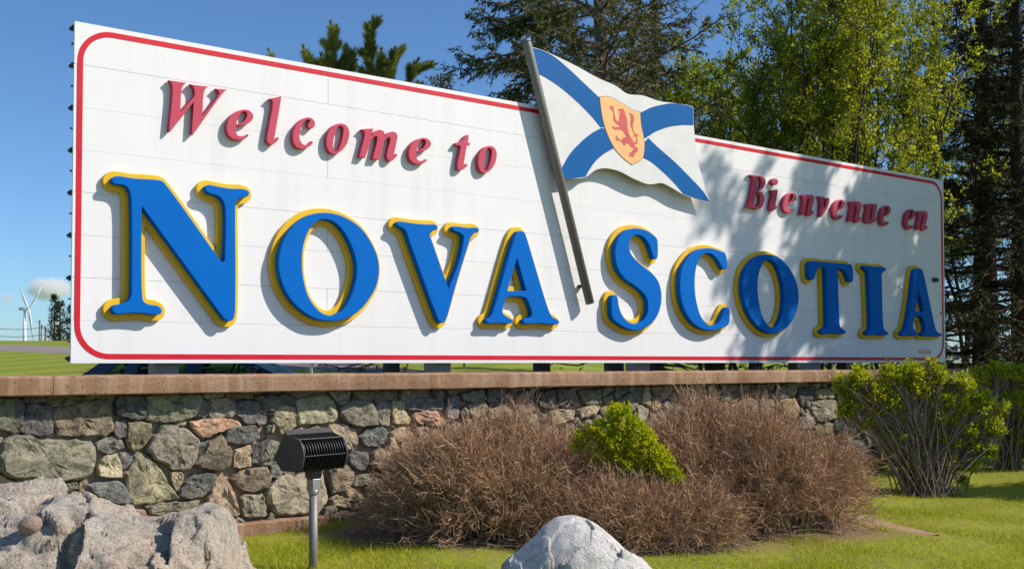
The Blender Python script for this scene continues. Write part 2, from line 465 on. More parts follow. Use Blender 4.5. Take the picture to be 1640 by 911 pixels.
SMALL = {
 'w': ((250, 110, .18661), [[(108,100,1),(262,122,1),(238,140),(222,175),(210,375,1),(328,236,1),(328,185),(315,155),(287,135,1),(452,155,1),(427,170),(413,200),(398,408,1),(530,235),(540,212),(530,190),(508,172,1),(610,180,1),(585,200),(317,568,1),(304,562,1),(322,290,1),(122,542,1),(109,536,1),(140,185),(136,140),(125,115)]]),
 'e': ((250, 110, .18661), [[(765,351),(805,362),(834,395),(832,430),(800,465),(750,486),(684,493,1),(682,530),(702,572),(730,581),(765,574),(790,561),(795,574),(760,602),(715,615),(660,605),(620,570),(605,520),(612,460),(640,405),(690,370),(725,357)],
   [(752,369),(779,382),(778,410),(757,448),(715,477,1),(690,474,1),(702,430),(724,390)]]),
 'l': ((410, 140, .16465), [[(125,114,1),(165,105),(248,88,1),(240,150),(185,470),(180,505),(192,508),(207,488),(222,485),(225,497),(200,530),(155,560),(125,550),(105,525),(105,490),(160,185),(162,145),(150,122)]]),
 'c': ((410, 140, .16465), [[(510,292),(550,305),(575,340),(570,380),(545,402),(515,395),(502,365),(520,338),(526,320),(505,317),(470,337),(440,390),(425,460),(430,510),(455,550),(490,562),(520,545),(545,521),(556,531),(540,560),(490,590),(440,600),(385,575),(360,520),(360,440),(390,370),(440,315)]]),
 'o': ((410, 140, .16465), [[(835,352),(880,370),(908,420),(905,490),(880,560),(830,620),(770,648),(720,635),(690,580),(685,510),(705,430),(745,380),(790,357)],
   [(818,377),(846,393),(846,450),(830,530),(800,605),(776,624),(757,610),(752,550),(765,470),(788,400)]]),
 'm': ((550, 170, .16465), [[(175,228,1),(210,222),(295,218,1),(274,292,1),(310,250),(350,231),(388,240),(403,265),(402,298,1),(432,265),(480,248),(515,260),(528,295),(520,350),(500,440),(496,478),(506,479),(516,463),(526,467),(522,487),(500,511),(465,535),(435,525),(421,490),(430,430),(453,340),(452,306),(432,310),(402,340),(385,400),(352,520,1),(283,517,1),(328,325),(325,296),(302,300),(275,330),(255,390),(214,502,1),(154,496,1),(205,290),(206,260),(197,242)]]),
 't': ((690, 190, .13172), [[(440,200),(463,197,1),(460,240),(452,291,1),(478,292,1),(475,325,1),(440,335,1),(425,420),(405,540),(403,575),(422,556),(445,548),(445,570),(420,600),(380,625),(345,628),(325,600),(325,550),(360,355),(359,330,1),(320,328),(300,325,1),(306,296),(340,292),(375,270),(415,218)]]),
 'b': ((1185, 270, .1427), [[(105,72,1),(150,72),(200,75),(260,87),(290,125),(290,180),(262,225),(222,250,1),(252,266),(276,310),(275,380),(250,435),(200,460),(150,450),(52,440,1),(80,425),(100,380),(145,155),(146,110),(130,85)],
   [(208,100),(236,118),(240,160),(225,210),(198,237),(188,228),(197,170)],[(188,272),(215,290),(226,340),(212,400),(182,428),(164,424),(168,380)]]),
 'i': ((1185, 270, .1427), [[(338,240,1),(430,232,1),(425,290),(405,400),(406,425),(421,413),(429,425),(410,455),(370,480),(345,470),(335,440),(340,400),(360,292),(358,265)]]),
 'dot': ((1185, 270, .1427), [[(395,110),(421,121),(432,148),(421,175),(395,187),(369,175),(358,148),(369,121)]]),
 'n': ((1185, 270, .1427), [[(690,292,1),(770,282,1),(764,312,1),(790,290),(815,290),(832,315),(832,370),(810,460),(814,480),(827,468),(836,478),(830,505),(805,527),(775,535),(755,515),(755,480),(778,370),(778,338),(764,345),(748,400),(730,522,1),(675,520,1),(705,375),(705,320)]]),
 'v': ((1290, 285, .12075), [[(165,245,1),(248,242,1),(245,285),(248,402,1),(266,380),(276,330),(262,290),(272,264),(300,258),(322,270),(325,310),(300,400),(220,522,1),(188,524,1),(192,480),(199,335),(190,275)]]),
 'u': ((1380, 295, .13172), [[(40,245,1),(122,230,1),(120,285),(105,400),(105,436),(116,425),(132,330),(130,238,1),(190,236,1),(188,290),(170,390),(172,415),(183,404),(190,412),(180,442),(158,464),(130,478),(108,462),(85,480),(55,472),(40,440),(45,380),(62,290),(58,262)]]),
}
# where further copies of a small letter stand: (crop origin x, y, scale, left, top, right, bottom)
COPIES = [
 ('e', 550,170,.16465, 635,302,853,570), ('o', 690,190,.13172, 575,327,805,668),
 ('e', 1185,270,.1427, 482,266,638,503), ('e', 1290,285,.12075, 360,280,528,552),
 ('n', 1290,285,.12075, 567,303,745,590), ('e', 1380,295,.13172, 222,256,358,507),
 ('e', 1380,295,.13172, 525,300,652,552), ('n', 1380,295,.13172, 662,320,805,562)]

def glyph(spec, w):
    (ox, oy, k), loops = spec
    out = []
    for lp in loops:
        a = np.array([p[:2] for p in lp], float)
        st = on_sign(ox + a[:, 0] * k, oy + a[:, 1] * k, w)
        out.append(smooth_outline([(q[0], q[1], 1) if len(p) > 2 else (q[0], q[1]) for p, q in zip(lp, st)]))
    return out

# ------------------------------------------------------------------ the welcome sign
sign = empty('welcome_sign', P0)
tag(sign, 'huge white welcome billboard with blue and yellow letters standing behind the stone wall', 'billboard')
def SL(s, t, w):                     # local frame of the sign object
    return DV * s + NV * w + ZV * t
sbox = lambda mb, s0, s1, t0, t1, w0, w1: mb.box((s0, t0, w0), (s1, t1, w1), lambda a, b, c: SL(a, b, c))
ROW = SH / 8
rng = np.random.default_rng(5)
for r in range(8):                   # row 0 at the top; staggered joints
    t1 = SH - r * ROW; t0 = t1 - ROW
    cut = 2.87 if r % 2 == 0 else 13.10
    gp = rng.uniform(.0004, .0026)
    for a, b in ((0, cut), (cut, SW)):
        mb = MB()
        j = rng.uniform(-.0012, .0012)
        sbox(mb, a + (.0025 if a > 0 else 0), b - (.0025 if b < SW else 0), t0 + gp, t1 - .0006, -.035, j)
        mb.build('panel', MAT['panel'], sign)
mb = MB(); sbox(mb, .02, SW - .02, .02, SH - .02, -.045, -.036)
mb.build('backing_sheet', MAT['galv'], sign)
for r in range(9):
    t = SH - r * ROW
    mb = MB(); y = min(max(t, .05), SH - .05)
    sbox(mb, -.012, SW + .02, y - .03, y + .022, -.10, -.047)
    sbox(mb, -.022, SW, y - .016, y + .012, -.13, -.101)
    mb.build('rail', MAT['rail'], sign)
    if r < 8:
        mb = MB(); sbox(mb, -.014, SW, t - ROW * .5 - .007, t - ROW * .5 + .007, -.08, -.047)
        mb.build('rail', MAT['rail'], sign)
# red border with rounded corners
def rounded(s0, s1, t0, t1, rad, k=14):
    P = []
    for cx, cy, a0 in ((s1 - rad, t1 - rad, 0), (s0 + rad, t1 - rad, 90), (s0 + rad, t0 + rad, 180), (s1 - rad, t0 + rad, 270)):
        for i in range(k + 1):
            a = R(a0 + 90 * i / k); P.append((cx + rad * math.cos(a), cy + rad * math.sin(a)))
    return np.array(P)
slab('border_stripe', [rounded(.030, SW - .045, .042, SH - .05, .35), rounded(.086, SW - .101, .098, SH - .106, .294)],
     .0015, .0045, MAT['border'], sign, SL)
# big letters: yellow backing with a raised blue face
Y_DEP, B_DEP = .055, .145
BIGNAMES = {'n1': 'N', 'o1': 'O', 'v1': 'V', 'a1': 'A', 's1': 'S', 'c1': 'C', 'o2': 'O', 't1': 'T', 'i1': 'I', 'a2': 'A'}
for k, spec in BIG.items():
    g = glyph(spec, B_DEP)
    big = k[0] == 'n' and 1 or 0
    gr = grow(g, .062 if k in ('n1', 'o1', 'v1', 'a1', 's1') else .058)
    outer = gr[0]; holes = [h for h in gr[1:]]
    y = slab('letter', [outer] + holes, .0062, Y_DEP, MAT['yellow'], sign, SL, .006)
    y['label'] = 'yellow backing of the blue capital ' + BIGNAMES[k]
    f = slab('letter_face', g, Y_DEP - .004, B_DEP, MAT['blue'], y, SL, .010)
# crimson italic letters
S_DEP = .070
shape = {}
for k, spec in SMALL.items():
    shape[k] = glyph(spec, S_DEP)
    if k in ('b', 'i', 'n', 'v', 'u'):
        shape[k] = [inset(orient(l, q == 0), .006) for q, l in enumerate(shape[k])]
def put_small(g, ch):
    o = slab('letter', g, .0062, S_DEP, MAT['crimson'], sign, SL, .006)
    o['label'] = 'crimson italic letter ' + ch
    return o
for k in ('w', 'e', 'l', 'c', 'o', 'm', 't', 'b', 'n', 'v', 'u'):
    put_small(shape[k], {'w': 'W', 'b': 'B'}.get(k, k))
oi = put_small(shape['i'], 'i')
slab('letter_dot', shape['dot'], .0062, S_DEP, MAT['crimson'], oi, SL, .006)
for ch, ox, oy, k, x0, y0, x1, y1 in COPIES:
    src = shape[ch]; a = np.concatenate(src); lo, hi = a.min(0), a.max(0)
    c = np.array([[x0, (y0 + y1) / 2], [x1, (y0 + y1) / 2], [(x0 + x1) / 2, y0], [(x0 + x1) / 2, y1]], float)
    st = on_sign(ox + c[:, 0] * k, oy + c[:, 1] * k, S_DEP)
    nlo = np.array([st[0, 0], st[3, 1]]); nhi = np.array([st[1, 0], st[2, 1]])
    put_small([nlo + (l - lo) / (hi - lo) * (nhi - nlo) for l in src], ch)
# flag board and pole
FLAG_W = .155
def fl(pts, w=FLAG_W, o=(820, 50, .31823)):
    a = np.array([p[:2] for p in pts], float)
    st = on_sign(o[0] + a[:, 0] * o[2], o[1] + a[:, 1] * o[2], w)
    return smooth_outline([(q[0], q[1], 1) if len(p) > 2 else (q[0], q[1]) for p, q in zip(pts, st)], .02)
top_edge = [(98,80,1),(150,95),(240,135),(340,185),(430,235),(520,275),(580,315),(660,325),(740,352),(810,362),(880,372),(912,382,1)]
flag = slab('flag_board', [fl(top_edge + [(915,470),(925,580),(945,690),(970,780),(1000,865,1),(940,848),(860,820),(800,785),(755,765),(690,770),(620,745),(540,705),(470,690),(420,700),(370,735),(300,742),(262,745,1),(250,690,1),(180,420),(130,215)])],
     FLAG_W - .022, FLAG_W, MAT['flagwhite'], sign, SL)
flag['label'] = 'white flag board with blue saltire and yellow shield'
arms = [[(100,84,1),(150,97),(210,128),(290,195),(370,270),(442,338,1),(465,484,1),(445,485,1),(400,430),(320,350),(230,275),(160,230),(131,216,1)],
        [(250,688,1),(290,620),(340,565),(400,515),(450,487,1),(468,490,1),(514,588,1),(460,620),(420,655),(385,705),(370,733,1),(300,741),(263,744,1)],
        [(644,412,1),(700,385),(760,370),(810,364),(880,374),(910,384,1),(913,474,1),(850,474),(780,485),(720,508),(685,530,1),(660,545,1)],
        [(665,560,1),(685,538,1),(740,590),(820,660),(900,740),(960,805),(996,860,1),(940,846),(862,819,1),(820,770),(760,710),(700,660),(655,635,1)]]
for a in arms:
    slab('saltire_arm', [fl(a)], FLAG_W + .0005, FLAG_W + .003, MAT['flagblue'], flag, SL)
sh_pts = [(440,333,1),(480,330),(520,345),(570,375),(610,400),(643,408,1),(648,470),(660,530),(665,580),(655,640),(630,660),(602,672,1),(560,640),(515,590),(480,520),(455,440)]
sh = fl(sh_pts)
slab('shield_outline', [inset(orient(sh), -.006)], FLAG_W + .001, FLAG_W + .0045, MAT['dark'], flag, SL)
slab('shield', [sh], FLAG_W + .001, FLAG_W + .007, MAT['shield'], flag, SL)
lo_ = (950, 145, .14263)
lion = [(270,228),(288,208),(318,206),(328,200),(352,240),(358,280),(378,330),(380,420),(400,500),(445,565),(460,610),(462,630),(498,650),(490,690),(462,705),(458,738),(445,755),(430,740),(405,742),(398,725),(420,715),(400,700),(410,695),(432,700),(440,670),(455,650),(415,635),(400,605),(360,590),(355,620),(335,610),(315,575),(290,565),(250,555),(248,540),(270,545),(250,515),(255,508),(285,550),(320,560),(330,535),(370,520),(345,480),(325,450),(310,445),(280,440),(230,440),(222,430),(205,410),(215,402),(235,415),(290,412),(285,395),(240,360),(222,330),(225,260),(210,225),(185,205),(190,200),(182,175),(195,185),(200,168),(210,185),(225,178),(222,205),(235,260),(245,310),(265,345),(290,340),(285,300),(300,270),(275,258),(300,252),(310,240),(290,235)]
tail = [(400,255),(425,260),(450,290),(455,340),(440,390),(446,440),(467,490),(490,490),(500,515),(490,512),(493,570),(486,603),(465,603),(446,585),(468,590),(480,560),(478,517),(460,522),(445,514),(458,505),(435,440),(412,380),(420,330),(415,285)]
slab('lion_emblem', [fl([(x, y, 1) for x, y in lion], FLAG_W, lo_)], FLAG_W + .0075, FLAG_W + .010, MAT['lion'], flag, SL)
slab('lion_tail', [fl(tail, FLAG_W, lo_)], FLAG_W + .0075, FLAG_W + .010, MAT['lion'], flag, SL)
pole_w = .135
pt = on_sign(np.array([843.0, 945.0]), np.array([66.0, 486.0]), pole_w)
mb = MB(); a, b = SL(*pt[0], pole_w), SL(*pt[1], pole_w); u = (b - a) / np.linalg.norm(b - a)
mb.tube([a, a + u * .05, b], [.058, .062, .062], 18)
pole = mb.build('flag_pole', MAT['galv'], sign, True)
mb = MB(); mb.tube([a - u * .035, a - u * .03, a, a + u * .012], [.01, .05, .064, .066], 18)
mb.build('pole_cap', MAT['galv'], pole, True)
for q in (.93,):       # stand-offs holding the pole
    p = pt[0] + (pt[1] - pt[0]) * q
    if q < .2: continue
    mb = MB(); sbox(mb, p[0] - .03, p[0] + .03, p[1] - .02, p[1] + .02, .004, pole_w)
    mb.build('pole_bracket', MAT['rail'], pole)
# small plate, sticker and marks on the right end of the board
def plate(name, x0, y0, x1, y1, mat, w=.012):
    st = on_sign(np.array([x0, x1], float), np.array([y0, y1], float), w)
    mb = MB(); sbox(mb, st[0, 0], st[1, 0], st[1, 1], st[0, 1], .0015, w); return mb.build(name, mat, sign)
plate('junction_box', 1497, 444.5, 1503.5, 451.5, MAT['rail'], .05)
st = on_sign(np.array([1472, 1491.5]), np.array([560, 566.0]), .003)
slab('sticker_frame', [np.array([(st[0,0],st[1,1]),(st[1,0],st[1,1]),(st[1,0],st[0,1]),(st[0,0],st[0,1])])], .0015, .004, MAT['border'], sign, SL)
e_ = .011
slab('sticker', [np.array([(st[0,0]+e_,st[1,1]+e_),(st[1,0]-e_,st[1,1]+e_),(st[1,0]-e_,st[0,1]-e_),(st[0,0]+e_,st[0,1]-e_)])], .0015, .0055, MAT['panel'], sign, SL)
r5 = random.Random(3)
xs = st[0, 0] + .025
while xs < st[1, 0] - .035:
    w_ = r5.uniform(.008, .016)
    mb = MB(); sbox(mb, xs, xs + w_, st[1, 1] + .02, st[0, 1] - .02 - r5.uniform(0, .008), .0045, .0075); mb.build('sticker_mark', MAT['border'], sign)
    xs += w_ + (r5.uniform(.006, .01) if r5.random() < .8 else .03)
for x, y, h in ((1506, 499, 4), (1443, 462, 3), (1439, 458, 2)):
    plate('scuff_mark', x, y, x + 1.6, y + h, MAT['dark'], .004)
# concrete posts carrying the board
MAT['concrete'] = plain('grey_concrete', (.34, .31, .28), .85, .2, 0, 6, .22, .4)
for px in (264, 702, 1022, 1298, 1470):
    s_ = on_sign(np.array([px, px]), np.array([500., 590.]), -.25)[0, 0]
    mb = MB(); sbox(mb, s_ - .13, s_ + .13, -1.5, SH - .15, -.40, -.145)
    bevel(mb.build('support_post', MAT['concrete'], sign), .015)
# ------------------------------------------------------------------ terrain
WALL_S0, WALL_S1 = -8.0, 15.55
def smst(a, b, x):
    t = np.clip((x - a) / (b - a), 0, 1); return t * t * (3 - 2 * t)
def hgt(x, y):
    x = np.asarray(x, float); y = np.asarray(y, float)
    s = (x - P0[0]) * DV[0] + (y - P0[1]) * DV[1]
    w = (x - P0[0]) * NV[0] + (y - P0[1]) * NV[1]
    side = 2.25 * (1 - smst(-2, 13, x))
    rear = .5 * (1 - smst(12.5, 17.5, s)) + side * np.clip((y - 15) / 37, 0, 1) - (y > 52) * np.minimum((y - 52) * .02, 5.0)
    front = .02 * np.sin(x * 1.7 + y * .9) + .015 * np.sin(x * 3.1 - y * 2.3)
    front = front + .10 * smst(3, 9, x) * smst(10, 17, y)
    k = (1 - smst(.70, .86, w)) * (1 - smst(WALL_S1 - .3, WALL_S1 + 2.5, s) * smst(-9, 1, w))
    return front * (1 - k) + rear * k
def axis(lo, hi, step, far0, far1):
    a = list(np.arange(lo, hi + 1e-6, step)); g = step
    x = hi
    while x < far1: g *= 1.35; x += g; a.append(x)
    g = step; x = lo; pre = []
    while x > far0: g *= 1.35; x -= g; pre.append(x)
    return np.array(pre[::-1] + a)
gx = axis(-13, 20, .2, -4000, 4000); gy = axis(3, 50, .2, -60, 9000)
GX, GY = np.meshgrid(gx, gy, indexing='ij')
GZ = hgt(GX, GY)
V = np.stack([GX, GY, GZ], -1).reshape(-1, 3)
i = np.arange(len(gx) - 1)[:, None] * len(gy) + np.arange(len(gy) - 1)[None]
F = np.stack([i, i + len(gy), i + len(gy) + 1, i + 1], -1).reshape(-1, 4)
BARE = [(-.35, 10.7, 1.35, 1.0), (2.3, 11.15, 1.5, 1.15)]      # soil and litter under the twiggy shrubs
dirt0, dirt1 = on_ground(1372, 830), on_ground(1530, 862)
def ground_mat():
    m = M('lawn_ground', .95, .1)
    co = m.co('Object')
    n1 = m.noise(.55, 5, .6); n2 = m.noise(9, 8, .75); n3 = m.noise(60, 4, .7)
    c = m.mix(m.ramp(n1, [(.3, 0), (.7, 1)]), (.25, .31, .014), (.40, .43, .03))
    c = m.mix(m.ramp(n2, [(.40, 0), (.68, 1)]), c, (.27, .21, .08))
    c = m.mix(m.ramp(n3, [(.35, .45), (.7, 0)]), c, (.08, .085, .02))
    sx = m.node('ShaderNodeSeparateXYZ'); m.l.new(co, sx.inputs[0])
    # mown stripes on the far lawn
    wv = m.node('ShaderNodeTexWave'); wv.inputs['Scale'].default_value = .16; wv.inputs['Distortion'].default_value = 1.2; wv.inputs['Detail'].default_value = 2
    mp = m.node('ShaderNodeMapping'); mp.inputs['Rotation'].default_value = (0, 0, R(24)); m.l.new(co, mp.inputs[0]); m.l.new(mp.outputs[0], wv.inputs['Vector'])
    far = m.ramp(m.math('DIVIDE', sx.outputs[1], 100.0), [(.17, 0), (.22, 1)])
    lawn = m.mix(m.ramp(wv.outputs['Fac'], [(.3, 0), (.7, 1)]), (.165, .215, .018), (.235, .27, .03))
    lawn = m.mix(m.ramp(m.noise(1.6, 6, .7), [(.35, 0), (.75, .6)]), lawn, (.24, .25, .055))
    c = m.mix(far, c, lawn)
    # bare soil under the twiggy shrubs
    for cx, cy, rx, ry in BARE:
        v = m.node('ShaderNodeVectorMath'); v.operation = 'SUBTRACT'; m.l.new(co, v.inputs[0]); v.inputs[1].default_value = (cx, cy, 0)
        v2 = m.node('ShaderNodeVectorMath'); v2.operation = 'MULTIPLY'; m.l.new(v.outputs[0], v2.inputs[0]); v2.inputs[1].default_value = (1 / rx, 1 / ry, 0)
        ln = m.node('ShaderNodeVectorMath'); ln.operation = 'LENGTH'; m.l.new(v2.outputs[0], ln.inputs[0])
        d = m.math('ADD', ln.outputs['Value'], m.math('MULTIPLY', m.noise(3.0, 6, .7), .5))
        c = m.mix(m.ramp(d, [(1.1, 1), (1.45, 0)] if False else [(.0, 1), (.62, 1), (.95, 0)]) if False else m.ramp(m.math('MULTIPLY', d, .5), [(.58, 1), (.80, 0)]), c, m.mix(n3, (.16, .10, .055), (.33, .215, .125)))
    m.color(c); m.bump(n2, .6, .02)
    return m.m
MAT['ground'] = ground_mat()
ground = obj_np('ground', V, F, MAT['ground'], None, True)
tag(ground, kind='structure')
# worn earth path by the right-hand bush
def path_mat():
    m = M('trodden_red_earth', .95, .1)
    m.color(m.mix(m.noise(8, 8, .75), (.33, .19, .11), (.50, .34, .22))); m.bump(m.noise(30, 6, .7), .7, .02)
    return m.m
cl = [on_ground(1362, 824), on_ground(1400, 833), on_ground(1450, 846), on_ground(1505, 859)]
hw = [.18, .17, .13, .02]
V = []; F = []
for k in range(len(cl) - 1):
    for q in range(12):
        t = q / 12; p = cl[k] * (1 - t) + cl[k + 1] * t; h = hw[k] * (1 - t) + hw[k + 1] * t
        h *= 1 + .35 * noise.noise(Vector((p[0] * 5, p[1] * 5, 0)))
        dd = cl[k + 1] - cl[k]; nrm = np.array([-dd[1], dd[0]]) / np.hypot(dd[0], dd[1])
        for a in (-1, -.4, .4, 1):
            x, y = p[0] + nrm[0] * a * h * 1.5, p[1] + nrm[1] * a * h * 1.5
            V.append((x, y, float(hgt(x, y)) + (.012 if abs(a) < .9 else -.005)))
n_ = len(V) // 4
for k in range(n_ - 1):
    for j in range(3): F.append((k*4 + j, k*4 + j + 1, k*4 + j + 5, k*4 + j + 4))
tag(obj_py('path', V, F, path_mat(), None, True), kind='structure')
# curving road on the slope behind
road_m = M('faded_asphalt_road', .9, .2)
road_m.color(road_m.mix(road_m.noise(1.2, 7, .7), (.20, .165, .145), (.31, .265, .235)))
RC = [(-75, 64), (-45, 55), (-26, 47), (-13, 39), (-4.6, 32), (2, 29.5), (9, 31.5), (17, 38), (30, 50), (60, 70)]
sp = smooth_outline(RC, .8)[: -1]
end_i = int(np.argmin(np.hypot(sp[:, 0] - 60, sp[:, 1] - 70))) + 1
sp = sp[:end_i]
V = []; F = []
for k, p in enumerate(sp):
    t = sp[min(k + 1, len(sp) - 1)] - sp[max(k - 1, 0)]; nn = np.array([-t[1], t[0]]) / np.hypot(*t)
    for j in range(9):
        x, y = p + nn * (j / 8 - .5) * 3.6
        V.append((x, y, float(hgt(x, y)) + (.05 if 0 < j < 8 else -.05)))
for k in range(len(sp) - 1):
    for j in range(8): F.append((k*9 + j, k*9 + j + 1, k*9 + j + 10, k*9 + j + 9))
tag(obj_py('road', V, F, road_m.m, None, True), kind='structure')

# ------------------------------------------------------------------ stone wall
def WF(s, z, w): return np.array([P0[0] + DV[0] * s + NV[0] * w, P0[1] + DV[1] * s + NV[1] * w, z])
wall_org = WF(WALL_S0, 0, 1.0)
wall = empty('stone_wall', wall_org)
tag(wall, 'low fieldstone retaining wall with brown concrete coping below the billboard', 'wall')
wl_ = lambda s, z, w: WF(s, z, w) - wall_org
MW = 1.135                                  # mortar face
STONE_W = 1.20
def mortar_mat():
    m = M('pinkish_mortar', .95, .1)
    n = m.noise(5, 8, .75)
    m.color(m.mix(n, (.29, .20, .14), (.48, .355, .26))); m.bump(m.noise(22, 7, .7), .7, .012)
    return m.m
def coping_mat():
    m = M('pitted_brown_concrete', .9, .2)
    n = m.noise(3.0, 7, .7); sp = m.noise(70, 5, .7)
    c = m.mix(m.ramp(n, [(.3, 0), (.7, 1)]), (.22, .118, .062), (.39, .235, .140))
    st = m.noise(1.0, 6, .7, m.co('Object', (6, 6, .6)))
    c = m.mix(m.ramp(st, [(.46, 0), (.68, .7)]), c, (.50, .37, .265))
    c = m.mix(m.ramp(sp, [(.30, .6), (.5, 0)]), c, (.16, .105, .075))
    v = m.voro(26); pit = m.ramp(v, [(.12, 1), (.20, 0)]); gate = m.ramp(m.noise(11, 4, .7), [(.46, 0), (.56, 1)])
    pm = m.math('MULTIPLY', pit, gate)
    c = m.mix(pm, c, (.045, .032, .025))
    m.color(c)
    h = m.math('SUBTRACT', m.noise(18, 8, .75), m.math('MULTIPLY', pm, 2.0)); m.bump(h, .55, .02)
    return m.m
MAT['mortar'] = mortar_mat(); MAT['coping'] = coping_mat()
Z_CT, Z_CB = 1.578, 1.402
mb = MB(); mb.box((WALL_S0, -.25, .88), (WALL_S1, Z_CB - .002, MW), lambda a, b, c: wl_(a, b, c))
mb.build('mortar_core', MAT['mortar'], wall)
def coping_piece(s0, s1, seed):
    n = max(2, int((s1 - s0) / .12)); V = []; F = []
    prof = [(.80, Z_CB), (1.395, Z_CB), (1.405, Z_CB + .012), (1.41, Z_CB + .09), (1.408, Z_CT - .022), (1.392, Z_CT - .004), (1.35, Z_CT + .002), (.80, Z_CT)]
    for i_ in range(n + 1):
        s = s0 + (s1 - s0) * i_ / n
        for j, (w, z) in enumerate(prof):
            q = .006 * noise.noise(Vector((s * 4 + seed, j * 1.7, 0))) + .004 * noise.noise(Vector((s * 13, j * 2.3 + seed, 5)))
            V.append(wl_(s, z + q * (j > 3) - abs(q) * .4 * (j in (1, 2)), w + q))
    k = len(prof)
    for i_ in range(n):
        for j in range(k): F.append((i_*k + j, i_*k + (j + 1) % k, (i_ + 1)*k + (j + 1) % k, (i_ + 1)*k + j))
    F.append(tuple(range(k))[::-1]); F.append(tuple(n*k + j for j in range(k)))
    return obj_py('coping_section', V, F, MAT['coping'], wall)
cuts = [WALL_S0 - .15] + [float(on_sign(np.array([x, x]), np.array([610., 610.]), 1.41)[0, 0]) for x in (86, 391, 618, 970, 1292)] + [WALL_S1 + .1]
for k in range(len(cuts) - 1): coping_piece(cuts[k] + .002, cuts[k + 1] - .002, k * 9.1)
mb = MB(); n = 60; V = []; F = []
for i_ in range(n + 1):
    s = WALL_S0 + (WALL_S1 - WALL_S0) * i_ / n; e = .02 * noise.noise(Vector((s * 2, 3, 1)))
    for w, z in ((1.0, -.3), (1.285 + e, -.3), (1.28 + e, .085 + e), (1.255 + e, .105 + e * .6), (1.0, .11)): V.append(wl_(s, z, w))
for i_ in range(n):
    for j in range(4): F.append((i_*5 + j, (i_+1)*5 + j, (i_+1)*5 + j + 1, i_*5 + j + 1))
obj_py('footing', [v for v in V], [f[::-1] for f in F], MAT['coping'], wall)
def stone_mat():
    m = M('wall_stone', .85, .25)
    oi = m.node('ShaderNodeObjectInfo')
    off = m.node('ShaderNodeVectorMath'); off.operation = 'MULTIPLY_ADD'
    rv = m.node('ShaderNodeCombineXYZ'); m.l.new(oi.outputs['Random'], rv.inputs[0]); m.l.new(oi.outputs['Random'], rv.inputs[1])
    m.l.new(rv.outputs[0], off.inputs[0]); off.inputs[1].default_value = (40, 23, 0); m.l.new(m.co('Object'), off.inputs[2])
    v = off.outputs[0]
    n1 = m.noise(4, 7, .72, v, .6); n2 = m.noise(16, 8, .75, v, .8); n3 = m.noise(90, 4, .7, v)
    c = m.mix(m.ramp(n1, [(.3, 0), (.72, 1)]), m.mix(1.0, oi.outputs['Color'], (.58, .58, .58), 'MULTIPLY'), m.mix(1.0, oi.outputs['Color'], (1.75, 1.65, 1.5), 'MULTIPLY'))
    c = m.mix(m.ramp(n2, [(.40, .9), (.50, 0)]), c, m.mix(1.0, oi.outputs['Color'], (.35, .36, .38), 'MULTIPLY'))
    c = m.mix(m.ramp(n2, [(.56, 0), (.70, .6)]), c, (.56, .49, .38))
    c = m.mix(m.ramp(n3, [(.40, .6), (.5, 0)]), c, m.mix(1.0, oi.outputs['Color'], (.45, .45, .45), 'MULTIPLY'))
    m.color(c)
    h = m.math('ADD', m.math('MULTIPLY', n1, 2.0), m.math('ADD', m.math('MULTIPLY', n2, .8), m.math('MULTIPLY', n3, .05))); m.bump(h, .8, .035)
    return m.m
MAT['stone'] = stone_mat()
CG, CD, CB, CT, CP, CO, CL, CR = (.25,.235,.18), (.125,.122,.112), (.18,.175,.165), (.43,.335,.23), (.42,.27,.185), (.25,.205,.13), (.40,.355,.25), (.29,.215,.16)
CGY = (.28, .245, .20)
A_, B_, C_, D_, E_ = (0, 620, .19753), (220, 620, .24145), (420, 620, .24145), (640, 610, .19512), (1200, 590, .20852)
